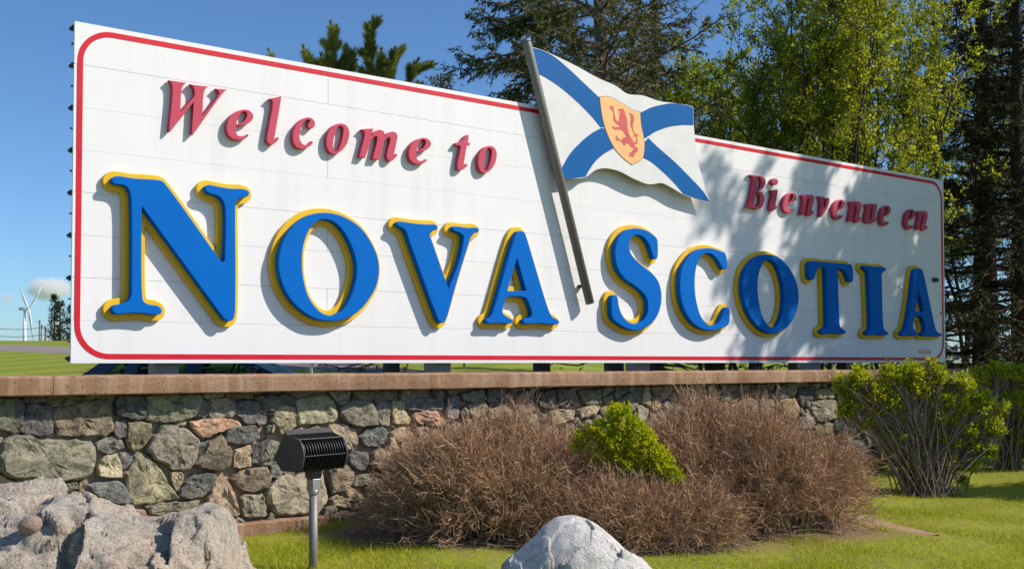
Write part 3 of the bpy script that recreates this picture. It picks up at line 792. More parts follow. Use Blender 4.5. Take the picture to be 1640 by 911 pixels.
ST = [
 (A_,CG,[(-30,50),(60,45),(110,70),(105,170),(100,280),(178,310),(178,355),(100,362),(0,335),(-30,330)]),
 (A_,CD,[(118,72),(165,100),(192,130),(182,200),(175,300),(115,283),(105,180)]),
 (A_,CD,[(190,70),(330,50),(360,80),(358,112),(280,118),(200,106)]),
 (A_,CD,[(210,140),(400,150),(415,200),(418,310),(410,380),(300,392),(190,375),(182,330),(190,230)]),
 (A_,CO,[(372,60),(680,45),(690,80),(600,105),(500,148),(430,153),(372,120)]),
 (A_,CO,[(705,45),(945,40),(935,78),(870,90),(800,80),(712,85)]),
 (A_,CO,[(440,175),(540,165),(620,128),(740,112),(850,112),(885,165),(908,260),(915,340),(880,380),(700,385),(560,390),(480,385),(442,330),(432,250)]),
 (A_,CD,[(965,60),(1150,50),(1178,130),(1172,240),(1120,262),(1030,245),(950,210),(943,130)]),
 (A_,CB,[(945,285),(1003,278),(1008,320),(1003,398),(967,403),(938,360)]),
 (A_,CO,[(1040,290),(1100,272),(1215,302),(1210,400),(1160,478),(1100,516),(1038,478),(1032,380)]),
 (A_,CB,[(782,450),(860,412),(960,403),(1003,432),(996,480),(938,523),(850,533),(790,500)]),
 (A_,CG,[(22,422),(140,388),(230,398),(310,432),(480,432),(640,428),(740,443),(768,470),(763,640),(738,688),(610,748),(590,735),(480,768),(380,772),(250,708),(100,738),(40,718),(2,688),(-20,560),(18,500)]),
 (A_,CGY,[(-40,400),(8,405),(8,520),(-15,600),(-50,600)]),
 (A_,CL,[(850,562),(948,548),(982,690),(982,722),(900,728),(802,718),(797,650),(832,592)]),
 (A_,CB,[(978,542),(1050,527),(1096,552),(1086,600),(1048,638),(1012,665),(988,640),(974,600)]),
 (A_,CB,[(722,792),(958,758),(996,792),(1062,890),(1058,935),(900,928),(850,888),(742,840)]),
 (A_,CT,[(130,742),(220,724),(308,772),(348,828),(200,838),(132,790)]),
 (A_,CGY,[(420,792),(620,774),(638,812),(430,840)]), (A_,CT,[(652,772),(708,768),(712,828),(662,828)]),
 (A_,CT,[(-20,705),(58,752),(118,772),(108,800),(-10,820)]),
 (B_,CG,[(58,30),(418,25),(426,90),(378,188),(330,212),(200,232),(62,222),(53,120)]),
 (B_,CL,[(250,226),(308,213),(316,235),(252,250)]),
 (B_,CB,[(434,90),(462,98),(456,192),(382,202),(403,150)]),
 (B_,CGY,[(478,82),(578,78),(636,102),(632,188),(560,192),(468,192),(471,130)]),
 (B_,CGY,[(432,37),(578,37),(572,65),(482,74),(442,65)]), (B_,CO,[(592,42),(700,32),(758,32),(762,68),(700,70),(602,66)]),
 (B_,CB,[(657,97),(788,92),(848,152),(858,230),(843,243),(722,243),(702,200),(653,170)]),
 (B_,CP,[(348,236),(480,214),(600,207),(650,227),(686,250),(580,278),(480,308),(475,332),(422,332),(382,280)]),
 (B_,CB,[(588,297),(640,268),(778,262),(798,310),(798,333),(720,372),(650,377),(592,358),(583,320)]),
 (B_,CGY,[(62,410),(112,332),(162,258),(230,258),(320,283),(407,357),(402,410),(382,488),(340,542),(232,542),(192,500),(112,468)]),
 (B_,CR,[(378,510),(432,452),(482,360),(558,318),(578,372),(612,412),(615,480),(598,532),(540,555),(442,533)]),
 (B_,CB,[(397,430),(422,372),(468,358),(452,405),(422,446)]),
 (B_,CT,[(642,422),(720,392),(748,388),(750,518),(642,532),(632,480)]),
 (B_,CD,[(763,402),(820,373),(866,346),(846,400),(798,505),(768,498)]),
 (B_,CG,[(804,508),(853,412),(887,353),(972,387),(952,450),(967,498),(842,515)]),
 (B_,CL,[(-72,570),(-28,512),(2,452),(40,438),(120,512),(178,582),(228,670),(265,733),(180,750),(60,769),(-20,772),(-58,738),(-72,640)]),
 (B_,CT,[(232,572),(288,562),(306,592),(288,650),(262,680),(242,640)]),
 (B_,CB,[(278,690),(332,622),(392,583),(518,573),(522,600),(478,668),(430,726),(340,737),(283,722)]),
 (B_,CT,[(512,642),(588,612),(618,682),(662,790),(662,848),(600,857),(562,800),(468,788),(473,730)]),
 (B_,CR,[(632,600),(702,552),(848,538),(882,600),(867,658),(780,686),(702,686),(652,640)]),
 (B_,CB,[(892,522),(958,517),(958,560),(920,602),(888,588)]),
 (B_,CGY,[(702,718),(760,722),(828,713),(842,760),(847,848),(740,862),(702,847),(693,780)]),
 (B_,CGY,[(62,802),(160,772),(398,758),(398,800),(320,828),(102,833)]),
 (B_,CD,[(782,62),(988,42),(985,92),(918,112),(878,185),(822,142)]),
 (C_,CT,[(78,150),(112,113),(218,132),(227,190),(224,258),(198,262),(158,340),(112,288),(68,215)]),
 (C_,CGY,[(42,262),(73,252),(73,288),(52,306),(40,290)]),
 (C_,CL,[(234,92),(400,43),(478,102),(496,180),(477,222),(400,232),(244,246),(238,215)]),
 (C_,CG,[(528,132),(600,73),(718,102),(752,165),(756,248),(680,255),(572,242),(523,195)]),
 (C_,CG,[(768,102),(847,98),(847,165),(842,252),(792,252),(761,195)]), (C_,CT,[(868,92),(938,88),(948,160),(986,215),(986,238),(873,242),(865,170)]),
 (C_,CT,[(462,256),(540,248),(618,287),(637,350),(608,407),(565,407),(480,350)]),
 (C_,CB,[(653,330),(692,283),(800,265),(827,302),(827,350),(770,387),(702,387),(668,370)]),
 (C_,CT,[(872,302),(930,271),(988,302),(1000,428),(900,428),(828,408)]),
 (C_,CB,[(588,460),(602,433),(698,437),(712,500),(680,542),(622,537),(593,500)]),
 (C_,CR,[(732,452),(780,408),(868,442),(877,530),(850,572),(762,552),(718,510)]),
 (C_,CR,[(443,547),(558,523),(602,562),(597,638),(540,687),(462,707),(448,600)]),
 (C_,CGY,[(603,640),(632,593),(740,573),(762,582),(700,638),(622,652)]),
 (C_,CB,[(693,670),(760,603),(848,603),(867,700),(857,787),(742,787),(698,740)]),
 (C_,CT,[(453,740),(540,683),(600,668),(640,702),(698,762),(717,797),(560,797),(472,772)]),
 (C_,CL,[(32,690),(62,640),(140,585),(218,600),(300,560),(400,580),(438,740),(400,790),(300,828),(180,847),(92,837),(42,770)]),
 (C_,CGY,[(150,540),(213,548),(213,592),(180,590),(152,578)]),
 (C_,CD,[(2,72),(150,53),(226,72),(222,106),(112,104),(62,150),(2,148)]),
 (C_,CGY,[(452,32),(578,23),(567,80),(522,112),(484,98)]), (C_,CO,[(602,28),(738,23),(732,80),(718,92),(612,58)]),
 (C_,CG,[(752,28),(898,23),(906,75),(762,87)]), (C_,CG,[(922,28),(1000,23),(1000,70),(927,80)]),
 (C_,CT,[(882,462),(1000,442),(1000,578),(892,568)]), (C_,CGY,[(882,592),(1000,592),(988,738),(882,700)]),
 (D_,CP,[(130,262),(290,243),(368,332),(348,367),(142,338),(114,290)]), (D_,CB,[(32,152),(190,143),(330,163),(376,192),(366,232),(200,237),(62,222)]),
 (D_,CB,[(393,132),(488,123),(492,230),(477,318),(402,308),(388,230)]), (D_,CG,[(513,112),(688,63),(706,150),(620,176),(523,148)]),
 (D_,CT,[(573,192),(640,183),(712,207),(697,270),(620,297),(573,260)]), (D_,CD,[(723,72),(957,63),(946,130),(850,187),(762,196),(718,140)]),
 (D_,CT,[(723,242),(850,198),(912,242),(916,300),(870,327),(742,298)]), (D_,CGY,[(973,102),(1087,73),(1096,200),(1086,262),(973,257),(963,200)]),
 (D_,CL,[(1062,292),(1110,268),(1137,302),(1137,420),(1100,486),(1068,440)]), (D_,CD,[(1142,92),(1257,73),(1271,200),(1257,222),(1162,217),(1124,170)]),
 (D_,CD,[(1283,72),(1437,63),(1456,190),(1390,222),(1303,188)]), (D_,CT,[(1218,262),(1300,238),(1436,248),(1426,310),(1262,342),(1223,310)]),
 (D_,CG,[(1483,82),(1640,73),(1640,187),(1522,182)]), (D_,CT,[(1473,242),(1560,203),(1640,213),(1600,267),(1483,297)]),
 (E_,CT,[(240,242),(350,233),(382,290),(377,360),(350,387),(262,358)]), (E_,CG,[(473,272),(560,243),(658,248),(687,290),(686,368),(560,407),(512,398),(468,310)]),
 (E_,CT,[(522,167),(620,158),(647,218),(522,222)]), (E_,CD,[(382,162),(470,143),(497,200),(487,232),(432,228),(412,297),(373,230)]),
 (E_,CB,[(202,152),(250,133),(287,210),(278,222),(202,213)]), (E_,CD,[(583,532),(680,493),(737,570),(737,657),(652,588)]),
 (E_,CG,[(652,402),(728,402),(742,460),(700,497),(662,460)]), (E_,CB,[(792,562),(860,553),(887,618),(793,628)]),
 (E_,CG,[(863,482),(938,483),(967,597),(902,597)]), (E_,CGY,[(373,430),(440,313),(507,420),(470,467),(383,457)]),
]
def inside(P, x, y):
    c = False; n = len(P)
    for i_ in range(n):
        a, b = P[i_], P[(i_ + 1) % n]
        if (a[1] > y) != (b[1] > y) and x < a[0] + (y - a[1]) * (b[0] - a[0]) / (b[1] - a[1]): c = not c
    return c
def stone(poly, col, seed, raw=False):
    rn = random.Random(seed)
    P = orient(np.array(poly, float))
    per = float(np.sum(np.linalg.norm(np.roll(P, -1, 0) - P, axis=1)))
    n = int(np.clip(per / .04, 14, 34)) if not raw else int(np.clip(per / .06, 7, 14))
    seg = np.linalg.norm(np.roll(P, -1, 0) - P, axis=1); cum = np.concatenate([[0], np.cumsum(seg)])
    O = []
    for i_ in range(n):
        d = per * i_ / n; k = int(np.searchsorted(cum, d, 'right') - 1) % len(P); f = (d - cum[k]) / max(seg[k], 1e-6)
        O.append(P[k] * (1 - f) + P[(k + 1) % len(P)] * f)
    O = np.array(O) + np.array([[rn.uniform(-.010, .010), rn.uniform(-.010, .010)] for _ in range(n)])
    c = O.mean(0); size = math.sqrt(abs(area(O)))
    base = rn.uniform(.05, .095) + size * .07
    tx, tz = rn.uniform(-.10, .10), rn.uniform(-.10, .10)
    V = []; F = []
    rings = [(1.0, -.03), (1.0, .3), (.9, .9), (.5, 1.0)] if raw else [(1.0, -.03), (1.0, .30), (.955, .80), (.87, .98), (.62, 1.0), (.36, 1.02), (.14, 1.0)]
    off = rn.uniform(0, 50)
    for sc, hh in rings:
        for q in O:
            p = c + (q - c) * sc
            nz = noise.noise(Vector((p[0] * 9 + off, p[1] * 9, off))) * .022 + noise.noise(Vector((p[0] * 26, p[1] * 26 + off, 2))) * .010
            stp = .02 * round(1.3 * noise.noise(Vector((p[0] * 5 - off, p[1] * 6, 7))))
            h = hh * (base + (p[0] - c[0]) * tx + (p[1] - c[1]) * tz) + (nz + stp) * min(1, max(hh, 0))
            V.append(wl_(p[0], p[1], MW + h))
    V.append(wl_(c[0], c[1], MW + base))
    k = len(rings)
    for r_ in range(k - 1):
        for i_ in range(n):
            j = (i_ + 1) % n
            a, b, c2, d2 = r_*n + i_, r_*n + j, (r_ + 1)*n + j, (r_ + 1)*n + i_
            F += [(a, b, c2), (a, c2, d2)] if (i_ + r_) % 2 else [(a, b, d2), (b, c2, d2)]
    for i_ in range(n): F.append(((k - 1)*n + i_, (k - 1)*n + (i_ + 1) % n, k*n))
    if raw: return V, F
    o = obj_py('stone', V, F, MAT['stone'], wall)
    j = [rn.uniform(.90, 1.35)] * 3
    o.color = (*[min(1, a * b * rn.uniform(.95, 1.05)) for a, b in zip(col, j)], 1)
    return o
polys = []
for (ox, oy, k), col, pts in ST:
    a = np.array(pts, float)
    st = on_sign(ox + a[:, 0] * k, oy + a[:, 1] * k, STONE_W); st[:, 1] += P0[2]
    st = inset(orient(st), -.016)
    st[:, 1] = np.minimum(st[:, 1], Z_CB - .004)
    polys.append((st, col))
# stones between and beyond the measured ones: cells grown around scattered points
rn = random.Random(11)
sites = []                                      # outline samples of the stones already there
boxes = []
for P, col in polys:
    n = len(P); boxes.append((P.min(0), P.max(0)))
    for i_ in range(n):
        a, b = P[i_], P[(i_ + 1) % n]; L = np.linalg.norm(b - a); m_ = max(1, int(L / .05))
        for q in range(m_): sites.append(a + (b - a) * q / m_)
sites = np.array(sites)
seeds = []
for tries in range(9000):
    s = rn.uniform(-3.6, WALL_S1 - .05); z = rn.uniform(.10, Z_CB - .04)
    p = np.array([s, z])
    big = rn.random() < .6
    rad = (.15 if big else .085) if tries < 5000 else .06
    if seeds and np.min(np.hypot(*((np.array([q for q, _ in seeds]) - p) / np.array([1.25, 1])).T)) < rad * 1.75: continue
    if np.min(np.hypot(*(sites - p).T)) < min(rad, .04): continue
    if any(lo[0] < s < hi[0] and lo[1] < z < hi[1] and inside(P, s, z) for (P, c_), (lo, hi) in zip(polys, boxes)): continue
    seeds.append((p, rad))
SP = np.array([q for q, _ in seeds]); allsites = np.concatenate([SP, sites])
def clip(poly, a, b):
    """keep the side of poly nearer to a than b"""
    m = (a + b) / 2; d = b - a; out = []
    for i_ in range(len(poly)):
        p, q = poly[i_], poly[(i_ + 1) % len(poly)]; fp, fq = (p - m) @ d, (q - m) @ d
        if fp <= 0: out.append(p)
        if (fp < 0) != (fq < 0) and fp != fq: out.append(p + (q - p) * fp / (fp - fq))
    return out
pal = [CG, CD, CB, CT, CP, CO, CL, CR, CGY, CB, CD, CGY, CT, CG]
extra = []
for k, p in enumerate(SP):
    cell = [p + np.array(v) for v in ((-.3, -.22), (.3, -.22), (.3, .22), (-.3, .22))]
    cell = [np.array([max(q[0], -4), min(max(q[1], .09), Z_CB - .006)]) for q in cell]
    dist = np.hypot(*(allsites - p).T); order = np.argsort(dist)[1:60]
    for o_ in order:
        if dist[o_] > .9 or len(cell) < 3: break
        b = allsites[o_]
        if o_ >= len(SP): b = p + (b - p) * 1.85          # stop just short of a measured stone
        cell = clip(cell, p, b)
    if len(cell) < 3: continue
    cell = np.array(cell)
    if abs(area(cell)) < .0022: continue
    c = cell.mean(0); d = np.linalg.norm(cell - c, axis=1, keepdims=True)
    cell = c + (cell - c) * np.maximum(.5, (d - .010) / d)
    extra.append((cell, rn.choice(pal)))
extra.sort(key=lambda e: -abs(area(orient(e[0]))))
room = 295 - len(polys)
for k, (P, col) in enumerate(polys + extra[:room]): stone(P, col, k * 7 + 1)
smalls = MB()
for k, (P, col) in enumerate(extra[room:]): smalls.add(*stone(P, col, 9000 + k, True))
so_ = smalls.build('small_stones', MAT['stone'], wall); so_.color = (*CGY, 1); so_['kind'] = 'stuff'

# ------------------------------------------------------------------ boulders
def granite(name, base, dark, light, sc=1.0, warm=None):
    m = M(name, .85, .25)
    n1 = m.noise(2.2 * sc, 7, .7, None, .5); n2 = m.noise(70 * sc, 3, .6); n3 = m.noise(150 * sc, 2, .5); n4 = m.noise(12 * sc, 8, .75)
    c = m.mix(m.ramp(n1, [(.32, 0), (.68, 1)]), tuple(x * .72 for x in base), base)
    if warm: c = m.mix(m.ramp(m.noise(1.3 * sc, 5, .6), [(.45, 0), (.7, .8)]), c, warm)
    c = m.mix(m.ramp(n4, [(.36, .7), (.52, 0)]), c, dark)
    c = m.mix(m.ramp(n2, [(.36, .95), (.47, 0)]), c, dark)
    c = m.mix(m.ramp(n3, [(.54, 0), (.66, .8)]), c, light)
    m.color(c)
    m.bump(m.math('ADD', m.math('MULTIPLY', n4, 2.2), m.math('MULTIPLY', n2, .10)), .8, .03)
    return m.m
def facets(P, scale, seed, amp):
    """broken planes: each cell of a scattered point set carries its own tilted face, with a crack between cells"""
    Q = P * scale; C = np.floor(Q).astype(np.int64); tab = np.random.default_rng(int(seed * 10) + 1).random((4096, 6))
    d1 = np.full(len(P), 9.0); d2 = np.full(len(P), 9.0); best = np.zeros((len(P), 3)); nb = np.zeros((len(P), 3))
    for i_ in (-1, 0, 1):
        for j in (-1, 0, 1):
            for k in (-1, 0, 1):
                c = C + np.array([i_, j, k]); h = (c[:, 0] * 73856093 ^ c[:, 1] * 19349663 ^ c[:, 2] * 83492791) & 4095
                f = c + tab[h, :3]; d = np.linalg.norm(Q - f, axis=1); near = d < d1
                d2 = np.where(near, d1, np.minimum(d2, d)); d1 = np.where(near, d, d1)
                best[near] = f[near]; nb[near] = tab[h, 3:][near] - .5
    return (np.einsum('ij,ij->i', Q - best, nb) * 1.5 / scale - .035 * np.exp(-(d2 - d1) / .06) * min(1, 2 / scale)) * amp
def boulder(name, prof, Yc, depf, depb, mat, seed, amp, crease, rough=.0, nu=200, nv=90, facet=1.6, fcamp=.4):
    """prof: outline of the crest in the photograph (x, y) -> crest heights along X at distance Yc"""
    pr = np.array([at(x, y, Yc)[[0, 2]] for x, y in prof])
    us = np.linspace(pr[0, 0], pr[-1, 0], nu); zs = np.interp(us, pr[:, 0], pr[:, 1])
    for _ in range(14): zs[1:-1] = (zs[:-2] + 2 * zs[1:-1] + zs[2:]) / 4
    V = []; F = []; PB = []; NB = []
    span = us[-1] - us[0]
    for i_, (x, z) in enumerate(zip(us, zs)):
        e = min(1.0, math.sqrt(max(1e-3, min(x - us[0], us[-1] - x) / (span * .18))))
        for j in range(nv):
            ph = math.pi * j / (nv - 1); cy = math.cos(ph)
            dy = -(depf if cy > 0 else depb) * cy * (.35 + .65 * e)
            zz = (z + .35) * max(0.0, math.sin(ph)) ** .62 - .35
            p = Vector((x, Yc + dy, zz))
            q = Vector((p.x * 1.9 + seed, p.y * 1.9, p.z * 2.6))
            f = (1 - abs(noise.noise(q * .9))) ** 2 - .55
            g = noise.fractal(q * 2.2, .9, 2.1, 5)
            cr = -max(0.0, .13 - abs(noise.noise(Vector((p.x * 1.3 + p.z * 1.6 + seed, p.y * 1.3, p.z * .9))))) * crease
            rid = noise.ridged_multi_fractal(q * 1.25 + Vector((3, 7, 1)), .95, 2.1, 5, 1.0, 2.0) - 1.1
            d = amp * (f * .8 + g * .42 + rid * rough) + cr
            nrm = Vector((0, -cy, math.sin(ph) + .15)).normalized()
            fade = .25 + .75 * abs(cy) if j > nv * .3 else 1
            V.append(p + nrm * d * fade); PB.append(tuple(p)); NB.append(tuple(nrm * fade))
    for i_ in range(nu - 1):
        for j in range(nv - 1): F.append((i_*nv + j, (i_ + 1)*nv + j, (i_ + 1)*nv + j + 1, i_*nv + j + 1))
    fac = facets(np.array(PB), facet, seed, fcamp) + .8 * facets(np.array(PB), facet * 2.7, seed + 3, fcamp)
    V = [v + Vector(n_) * float(f_) for v, n_, f_ in zip(V, NB, fac)]
    c = Vector((float(us.mean()), Yc, 0))
    return_o = obj_py(name, [v - c for v in V], F, mat, None, True)
    return_o.location = c
    return return_o
g1 = granite('weathered_brown_grey_rock', (.54, .475, .395), (.15, .115, .085), (.76, .71, .62), 1.0, (.52, .38, .26))
bo = boulder('boulder', [(-150,870),(-90,815),(-30,792),(0,787),(39,783),(85,788),(116,784),(150,796),(191,813),(236,823),(283,823),(328,814),(352,811),(364,819),(369,839),(376,873),(392,905),(410,940)], 7.6, .95, .6, g1, 3.3, .075, 1.2, .6, 270, 140, 2.1, .65)
tag(bo, 'big weathered grey brown boulder lying before the wall at the left edge', 'boulder')
g2 = granite('pale_speckled_granite', (.86, .82, .76), (.40, .37, .34), (.88, .86, .83), 1.25)
bo2 = boulder('boulder', [(770,950),(795,911),(830,885),(870,850),(895,833),(920,828),(950,836),(975,850),(1000,872),(1030,895),(1050,918),(1075,960)], 6.9, .55, .5, g2, 17.9, .018, .0, .10, 240, 130, 1.7, .42)
tag(bo2, 'pale speckled granite boulder with rounded peak in front of the brown shrubs', 'boulder')
def cobble(px, py, w, h, Y):
    c = at(px, py, Y); V = []; F = []; n, m_ = 22, 14
    rx, rz = w / 2 * Y / F_PX, h / 2 * Y / F_PX
    for i_ in range(m_ + 1):
        th = math.pi * i_ / m_
        for j in range(n):
            ph = 2 * math.pi * j / n
            d = np.array([math.sin(th) * math.cos(ph), math.sin(th) * math.sin(ph), math.cos(th)])
            k = 1 + .10 * noise.noise(Vector(d * 1.4)) + .03 * noise.noise(Vector(d * 5))
            V.append(d * k * np.array([rx, rx * .9, rz]))
    for i_ in range(m_):
        for j in range(n): F.append((i_*n + j, (i_ + 1)*n + j, (i_ + 1)*n + (j + 1) % n, i_*n + (j + 1) % n))
    o = obj_py('cobble', V, F, granite('pink_cobble', (.50, .36, .27), (.3, .2, .15), (.65, .55, .46), 2.0), None, True)
    o.location = c; o.rotation_euler = (0, R(-18), 0)
    return tag(o, 'smooth pinkish cobble resting on the left boulder', 'stone')
from mathutils.bvhtree import BVHTree
_bv = BVHTree.FromPolygons([v.co + bo.location for v in bo.data.vertices], [tuple(p.vertices) for p in bo.data.polygons])
_hit = _bv.ray_cast(Vector(CAM), Vector(ray(50, 850)).normalized())[0]
cobble(50, 840, 38, 29, (_hit.y if _hit else 6.95) + .005)
# ------------------------------------------------------------------ floodlight
MAT['bronze'] = galv('bronze_painted_metal', (.065, .055, .05), .55, .1)
MAT['louver'] = galv('black_painted_louver', (.012, .012, .013), .32, .1)
MAT['bracket'] = galv('grey_cast_bracket', (.33, .33, .34), .4, .6)
MAT['lens'] = plain('dark_lens_glass', (.01, .012, .014), .08, .6)
fb = on_ground(501.5, 904, 0.0)
flood = empty('floodlight', (fb[0], fb[1], 0), R(50))
tag(flood, 'black louvred floodlight on a short grey post in front of the wall', 'floodlight')
YF = fb[1]
zpx = lambda y: 1.7 - (y - 579.5) * YF / F_PX
mb = MB(); mb.tube([(0, 0, -.3), (0, 0, zpx(786))], .037, 18); mb.build('post', MAT['galv'], flood, True)
mb = MB(); mb.tube([(0, 0, zpx(790)), (0, 0, zpx(783))], .046, 18)
mb.box((-.042, -.042, zpx(785)), (.042, .042, zpx(765))); bevel(mb.build('post_fitter', MAT['bracket'], flood), .006)
mb = MB(); mb.box((-.02, -.03, zpx(768)), (.02, .03, zpx(748))); br = mb.build('yoke', MAT['bronze'], flood)
mb = MB(); mb.tube([(-.055, 0, zpx(757)), (.05, 0, zpx(757))], .048, 20); mb.build('swivel', MAT['bronze'], br)
L2 = .235; zb = zpx(751); KS = .86
# profile: a forward (-y local), z up; a=0 at the back
prof = [(.0, .115), (.16, .37), (.20, .338), (.39, .285), (.448, .18), (.43, .07), (.385, .0), (.11, .0)]
pf = lambda a, z: (-(a - .26) * KS, z * KS * 1.04 + zb)
mb = MB()
back = [(.0, .115), (.16, .37), (.20, .335), (.21, .325), (.16, .02), (.12, .0), (.11, .0)]
V = []; k = len(back)
for x in (-L2 + .012, L2 - .012): V += [(x, *pf(a, z)) for a, z in back]
F = [tuple(range(k)), tuple(k + j for j in range(k))[::-1]] + [(j, k + j, k + (j + 1) % k, (j + 1) % k) for j in range(k)]
mb.add(V, F); hs = mb.build('housing', MAT['bronze'], flood)
mb = MB(); V = [(x, *pf(a, z)) for x in (-L2 + .015, L2 - .015) for a, z in ((.212, .322), (.162, .018), (.170, .015), (.222, .318))]
mb.add(V, [(0,1,2,3),(4,7,6,5),(0,4,5,1),(1,5,6,2),(2,6,7,3),(3,7,4,0)]); mb.build('lens', MAT['lens'], flood)
mb = MB(); V = [(x, *pf(a, z)) for x in (-L2 - .012, L2 + .012) for a, z in ((.155, .374), (.212, .330), (.218, .336), (.160, .382))]
mb.add(V, [(0,1,2,3),(4,7,6,5),(0,4,5,1),(1,5,6,2),(2,6,7,3),(3,7,4,0)]); mb.build('visor', MAT['bronze'], flood)
capo = smooth_outline([(a, z, 1) if i_ in (0, 1, 2, 6, 7) else (a, z) for i_, (a, z) in enumerate(prof)], .02)
fin_in = [(a, z) for a, z in ((.30, .255), (.375, .225), (.408, .165), (.392, .085), (.35, .03))]
finc = np.array([p for p in capo if p[0] > .238 and p[1] > -1e-4 or p[0] > .36])
def plate_x(name, loop, x0, x1, mat):
    loop = orient(np.array(loop)); n = len(loop)
    V = [(x, *pf(a, z)) for x in (x0, x1) for a, z in loop]
    F = [(i_, (i_ + 1) % n, n + (i_ + 1) % n, n + i_) for i_ in range(n)]
    tri = tessellate_polygon([[Vector((p[0], p[1], 0)) for p in loop]])
    F += [tuple(t) for t in tri] + [tuple(n + q for q in t)[::-1] for t in tri]
    return obj_py(name, V, F, mat, flood)
for x0, x1 in ((-L2 - .002, -L2 + .010), (L2 - .010, L2 + .002)): plate_x('end_cap', capo, x0, x1, MAT['bronze'])
curve = smooth_outline([(.212, .335), (.31, .322), (.395, .28), (.448, .18), (.432, .07), (.385, .0)], .015)[: -1]
cut = int(np.argmin(np.hypot(curve[:, 0] - .385, curve[:, 1])))
curve = curve[:cut + 1]
band = np.concatenate([curve, (curve - np.array([.20, .12])) [::-1] * .72 + np.array([.20, .12]) ])
for i_ in range(16):
    x = -L2 + .02 + (2 * L2 - .04) * i_ / 15
    plate_x('louvre_fin', band, x - .0025, x + .0025, MAT['louver'])
for q in (.32, .68):
    p = curve[int(q * len(curve))]
    mb = MB(); mb.tube([(-L2, *pf(p[0] - .012, p[1])), (L2, *pf(p[0] - .012, p[1]))], .004, 6); mb.build('tie_rod', MAT['bracket'], flood)

# ------------------------------------------------------------------ parked car behind the board
def car_paint():
    m = M('dark_blue_car_paint', .22, .5); m.color((.006, .013, .035)); m.b.inputs['Coat Weight'].default_value = .25; m.b.inputs['Coat Roughness'].default_value = .05
    return m.m
MAT['car'] = car_paint()
gl = M('tinted_car_glass', .05, .4); gl.color((.01, .015, .02))
tp_ = gl.node('ShaderNodeBsdfTransparent'); tp_.inputs['Color'].default_value = (.62, .74, .70, 1); mx_ = gl.node('ShaderNodeMixShader'); mx_.inputs[0].default_value = .84
gl.l.new(gl.b.outputs[0], mx_.inputs[1]); gl.l.new(tp_.outputs[0], mx_.inputs[2]); gl.l.new(mx_.outputs[0], gl.n['Material Output'].inputs['Surface'])
MAT['carglass'] = gl.m
MAT['rubber'] = plain('tyre_rubber', (.015, .015, .015), .85); MAT['alloy'] = plain('alloy_rim', (.45, .45, .46), .3, .5, .8)
MAT['seat'] = plain('dark_seat_fabric', (.03, .035, .045), .9); MAT['lampglass'] = plain('pale_lamp_lens', (.6, .6, .6), .1, .6); MAT['redlens'] = plain('red_lamp_lens', (.35, .01, .01), .15, .6)
cx = at(318, 590, 15.6)[0]
car = empty('parked_car', (cx, 15.6, float(hgt(cx, 15.6))), R(0))
tag(car, 'dark blue sedan parked behind the billboard, its windows showing under the board', 'car')
# lower body: cross sections along x (front at +x)
secs = [(-2.20, .38, .72, .62), (-2.12, .30, .86, .74), (-1.75, .24, .93, .84), (-1.2, .22, .945, .875), (0, .22, .95, .885), (.95, .22, .945, .875), (1.5, .23, .88, .85), (2.0, .26, .78, .78), (2.2, .34, .66, .62)]
V = []; F = []
for x, zb_, zt, hw_ in secs:
    V += [(x, -hw_ * .9, zb_), (x, -hw_, zb_ + .18), (x, -hw_ * .985, zt - .16), (x, -hw_ * .90, zt), (x, hw_ * .90, zt), (x, hw_ * .985, zt - .16), (x, hw_, zb_ + .18), (x, hw_ * .9, zb_)]
for i_ in range(len(secs) - 1):
    for j in range(8): F.append((i_*8 + j, (i_+1)*8 + j, (i_+1)*8 + (j+1) % 8, i_*8 + (j+1) % 8))
F += [tuple(range(8)), tuple((len(secs)-1)*8 + j for j in range(8))[::-1]]
bevel(obj_py('body', V, F, MAT['car'], car, True), .03)
# greenhouse: pillars, roof and glass
bl = [(-1.45, .95), (-.85, 1.40), (.25, 1.45), (1.42, .95)]        # side outline, left (rear) to right (front)
def hp(x, z, s): return (x, s * (.80 - (z - .95) * .36), z)
for s in (-1, 1):
    near = (((-1.47, -.82), (-1.17, -.56)), ((-.83, -.72), (-.66, -.56)), ((.02, .03), (.26, .24)), ((1.47, .42), (1.20, .22)))
    far = (((-1.45, -.80), (-1.28, -.64)), ((-.30, -.22), (-.20, -.13)), ((1.42, .40), (1.30, .28)))
    for (x0, x1) in (near if s < 0 else far):
        a0, a1 = x0; b0, b1 = x1
        zt = 1.40
        V = [hp(a0, .93, s), hp(b0, .93, s), hp(b1, zt, s), hp(a1, zt, s)]
        V += [(v[0], v[1] - s * .05, v[2]) for v in V]
        mb = MB(); mb.add(V, [(0,1,2,3),(4,7,6,5),(0,4,5,1),(1,5,6,2),(2,6,7,3),(3,7,4,0)])
        mb.build('pillar', MAT['car'], car)
mb = MB(); V = []
for x, z, hw_ in ((-.95, 1.385, .60), (-.6, 1.44, .62), (0, 1.46, .63), (.35, 1.43, .61), (.50, 1.385, .58)):
    V += [(x, -hw_, z - .04), (x, -hw_ * .8, z), (x, hw_ * .8, z), (x, hw_, z - .04)]
mb.add(V, [(i_*4 + j, i_*4 + j + 1, i_*4 + j + 5, i_*4 + j + 4) for i_ in range(4) for j in range(3)]); ro = mb.build('roof', MAT['car'], car, True)
so = ro.modifiers.new('thickness', 'SOLIDIFY'); so.thickness = .03
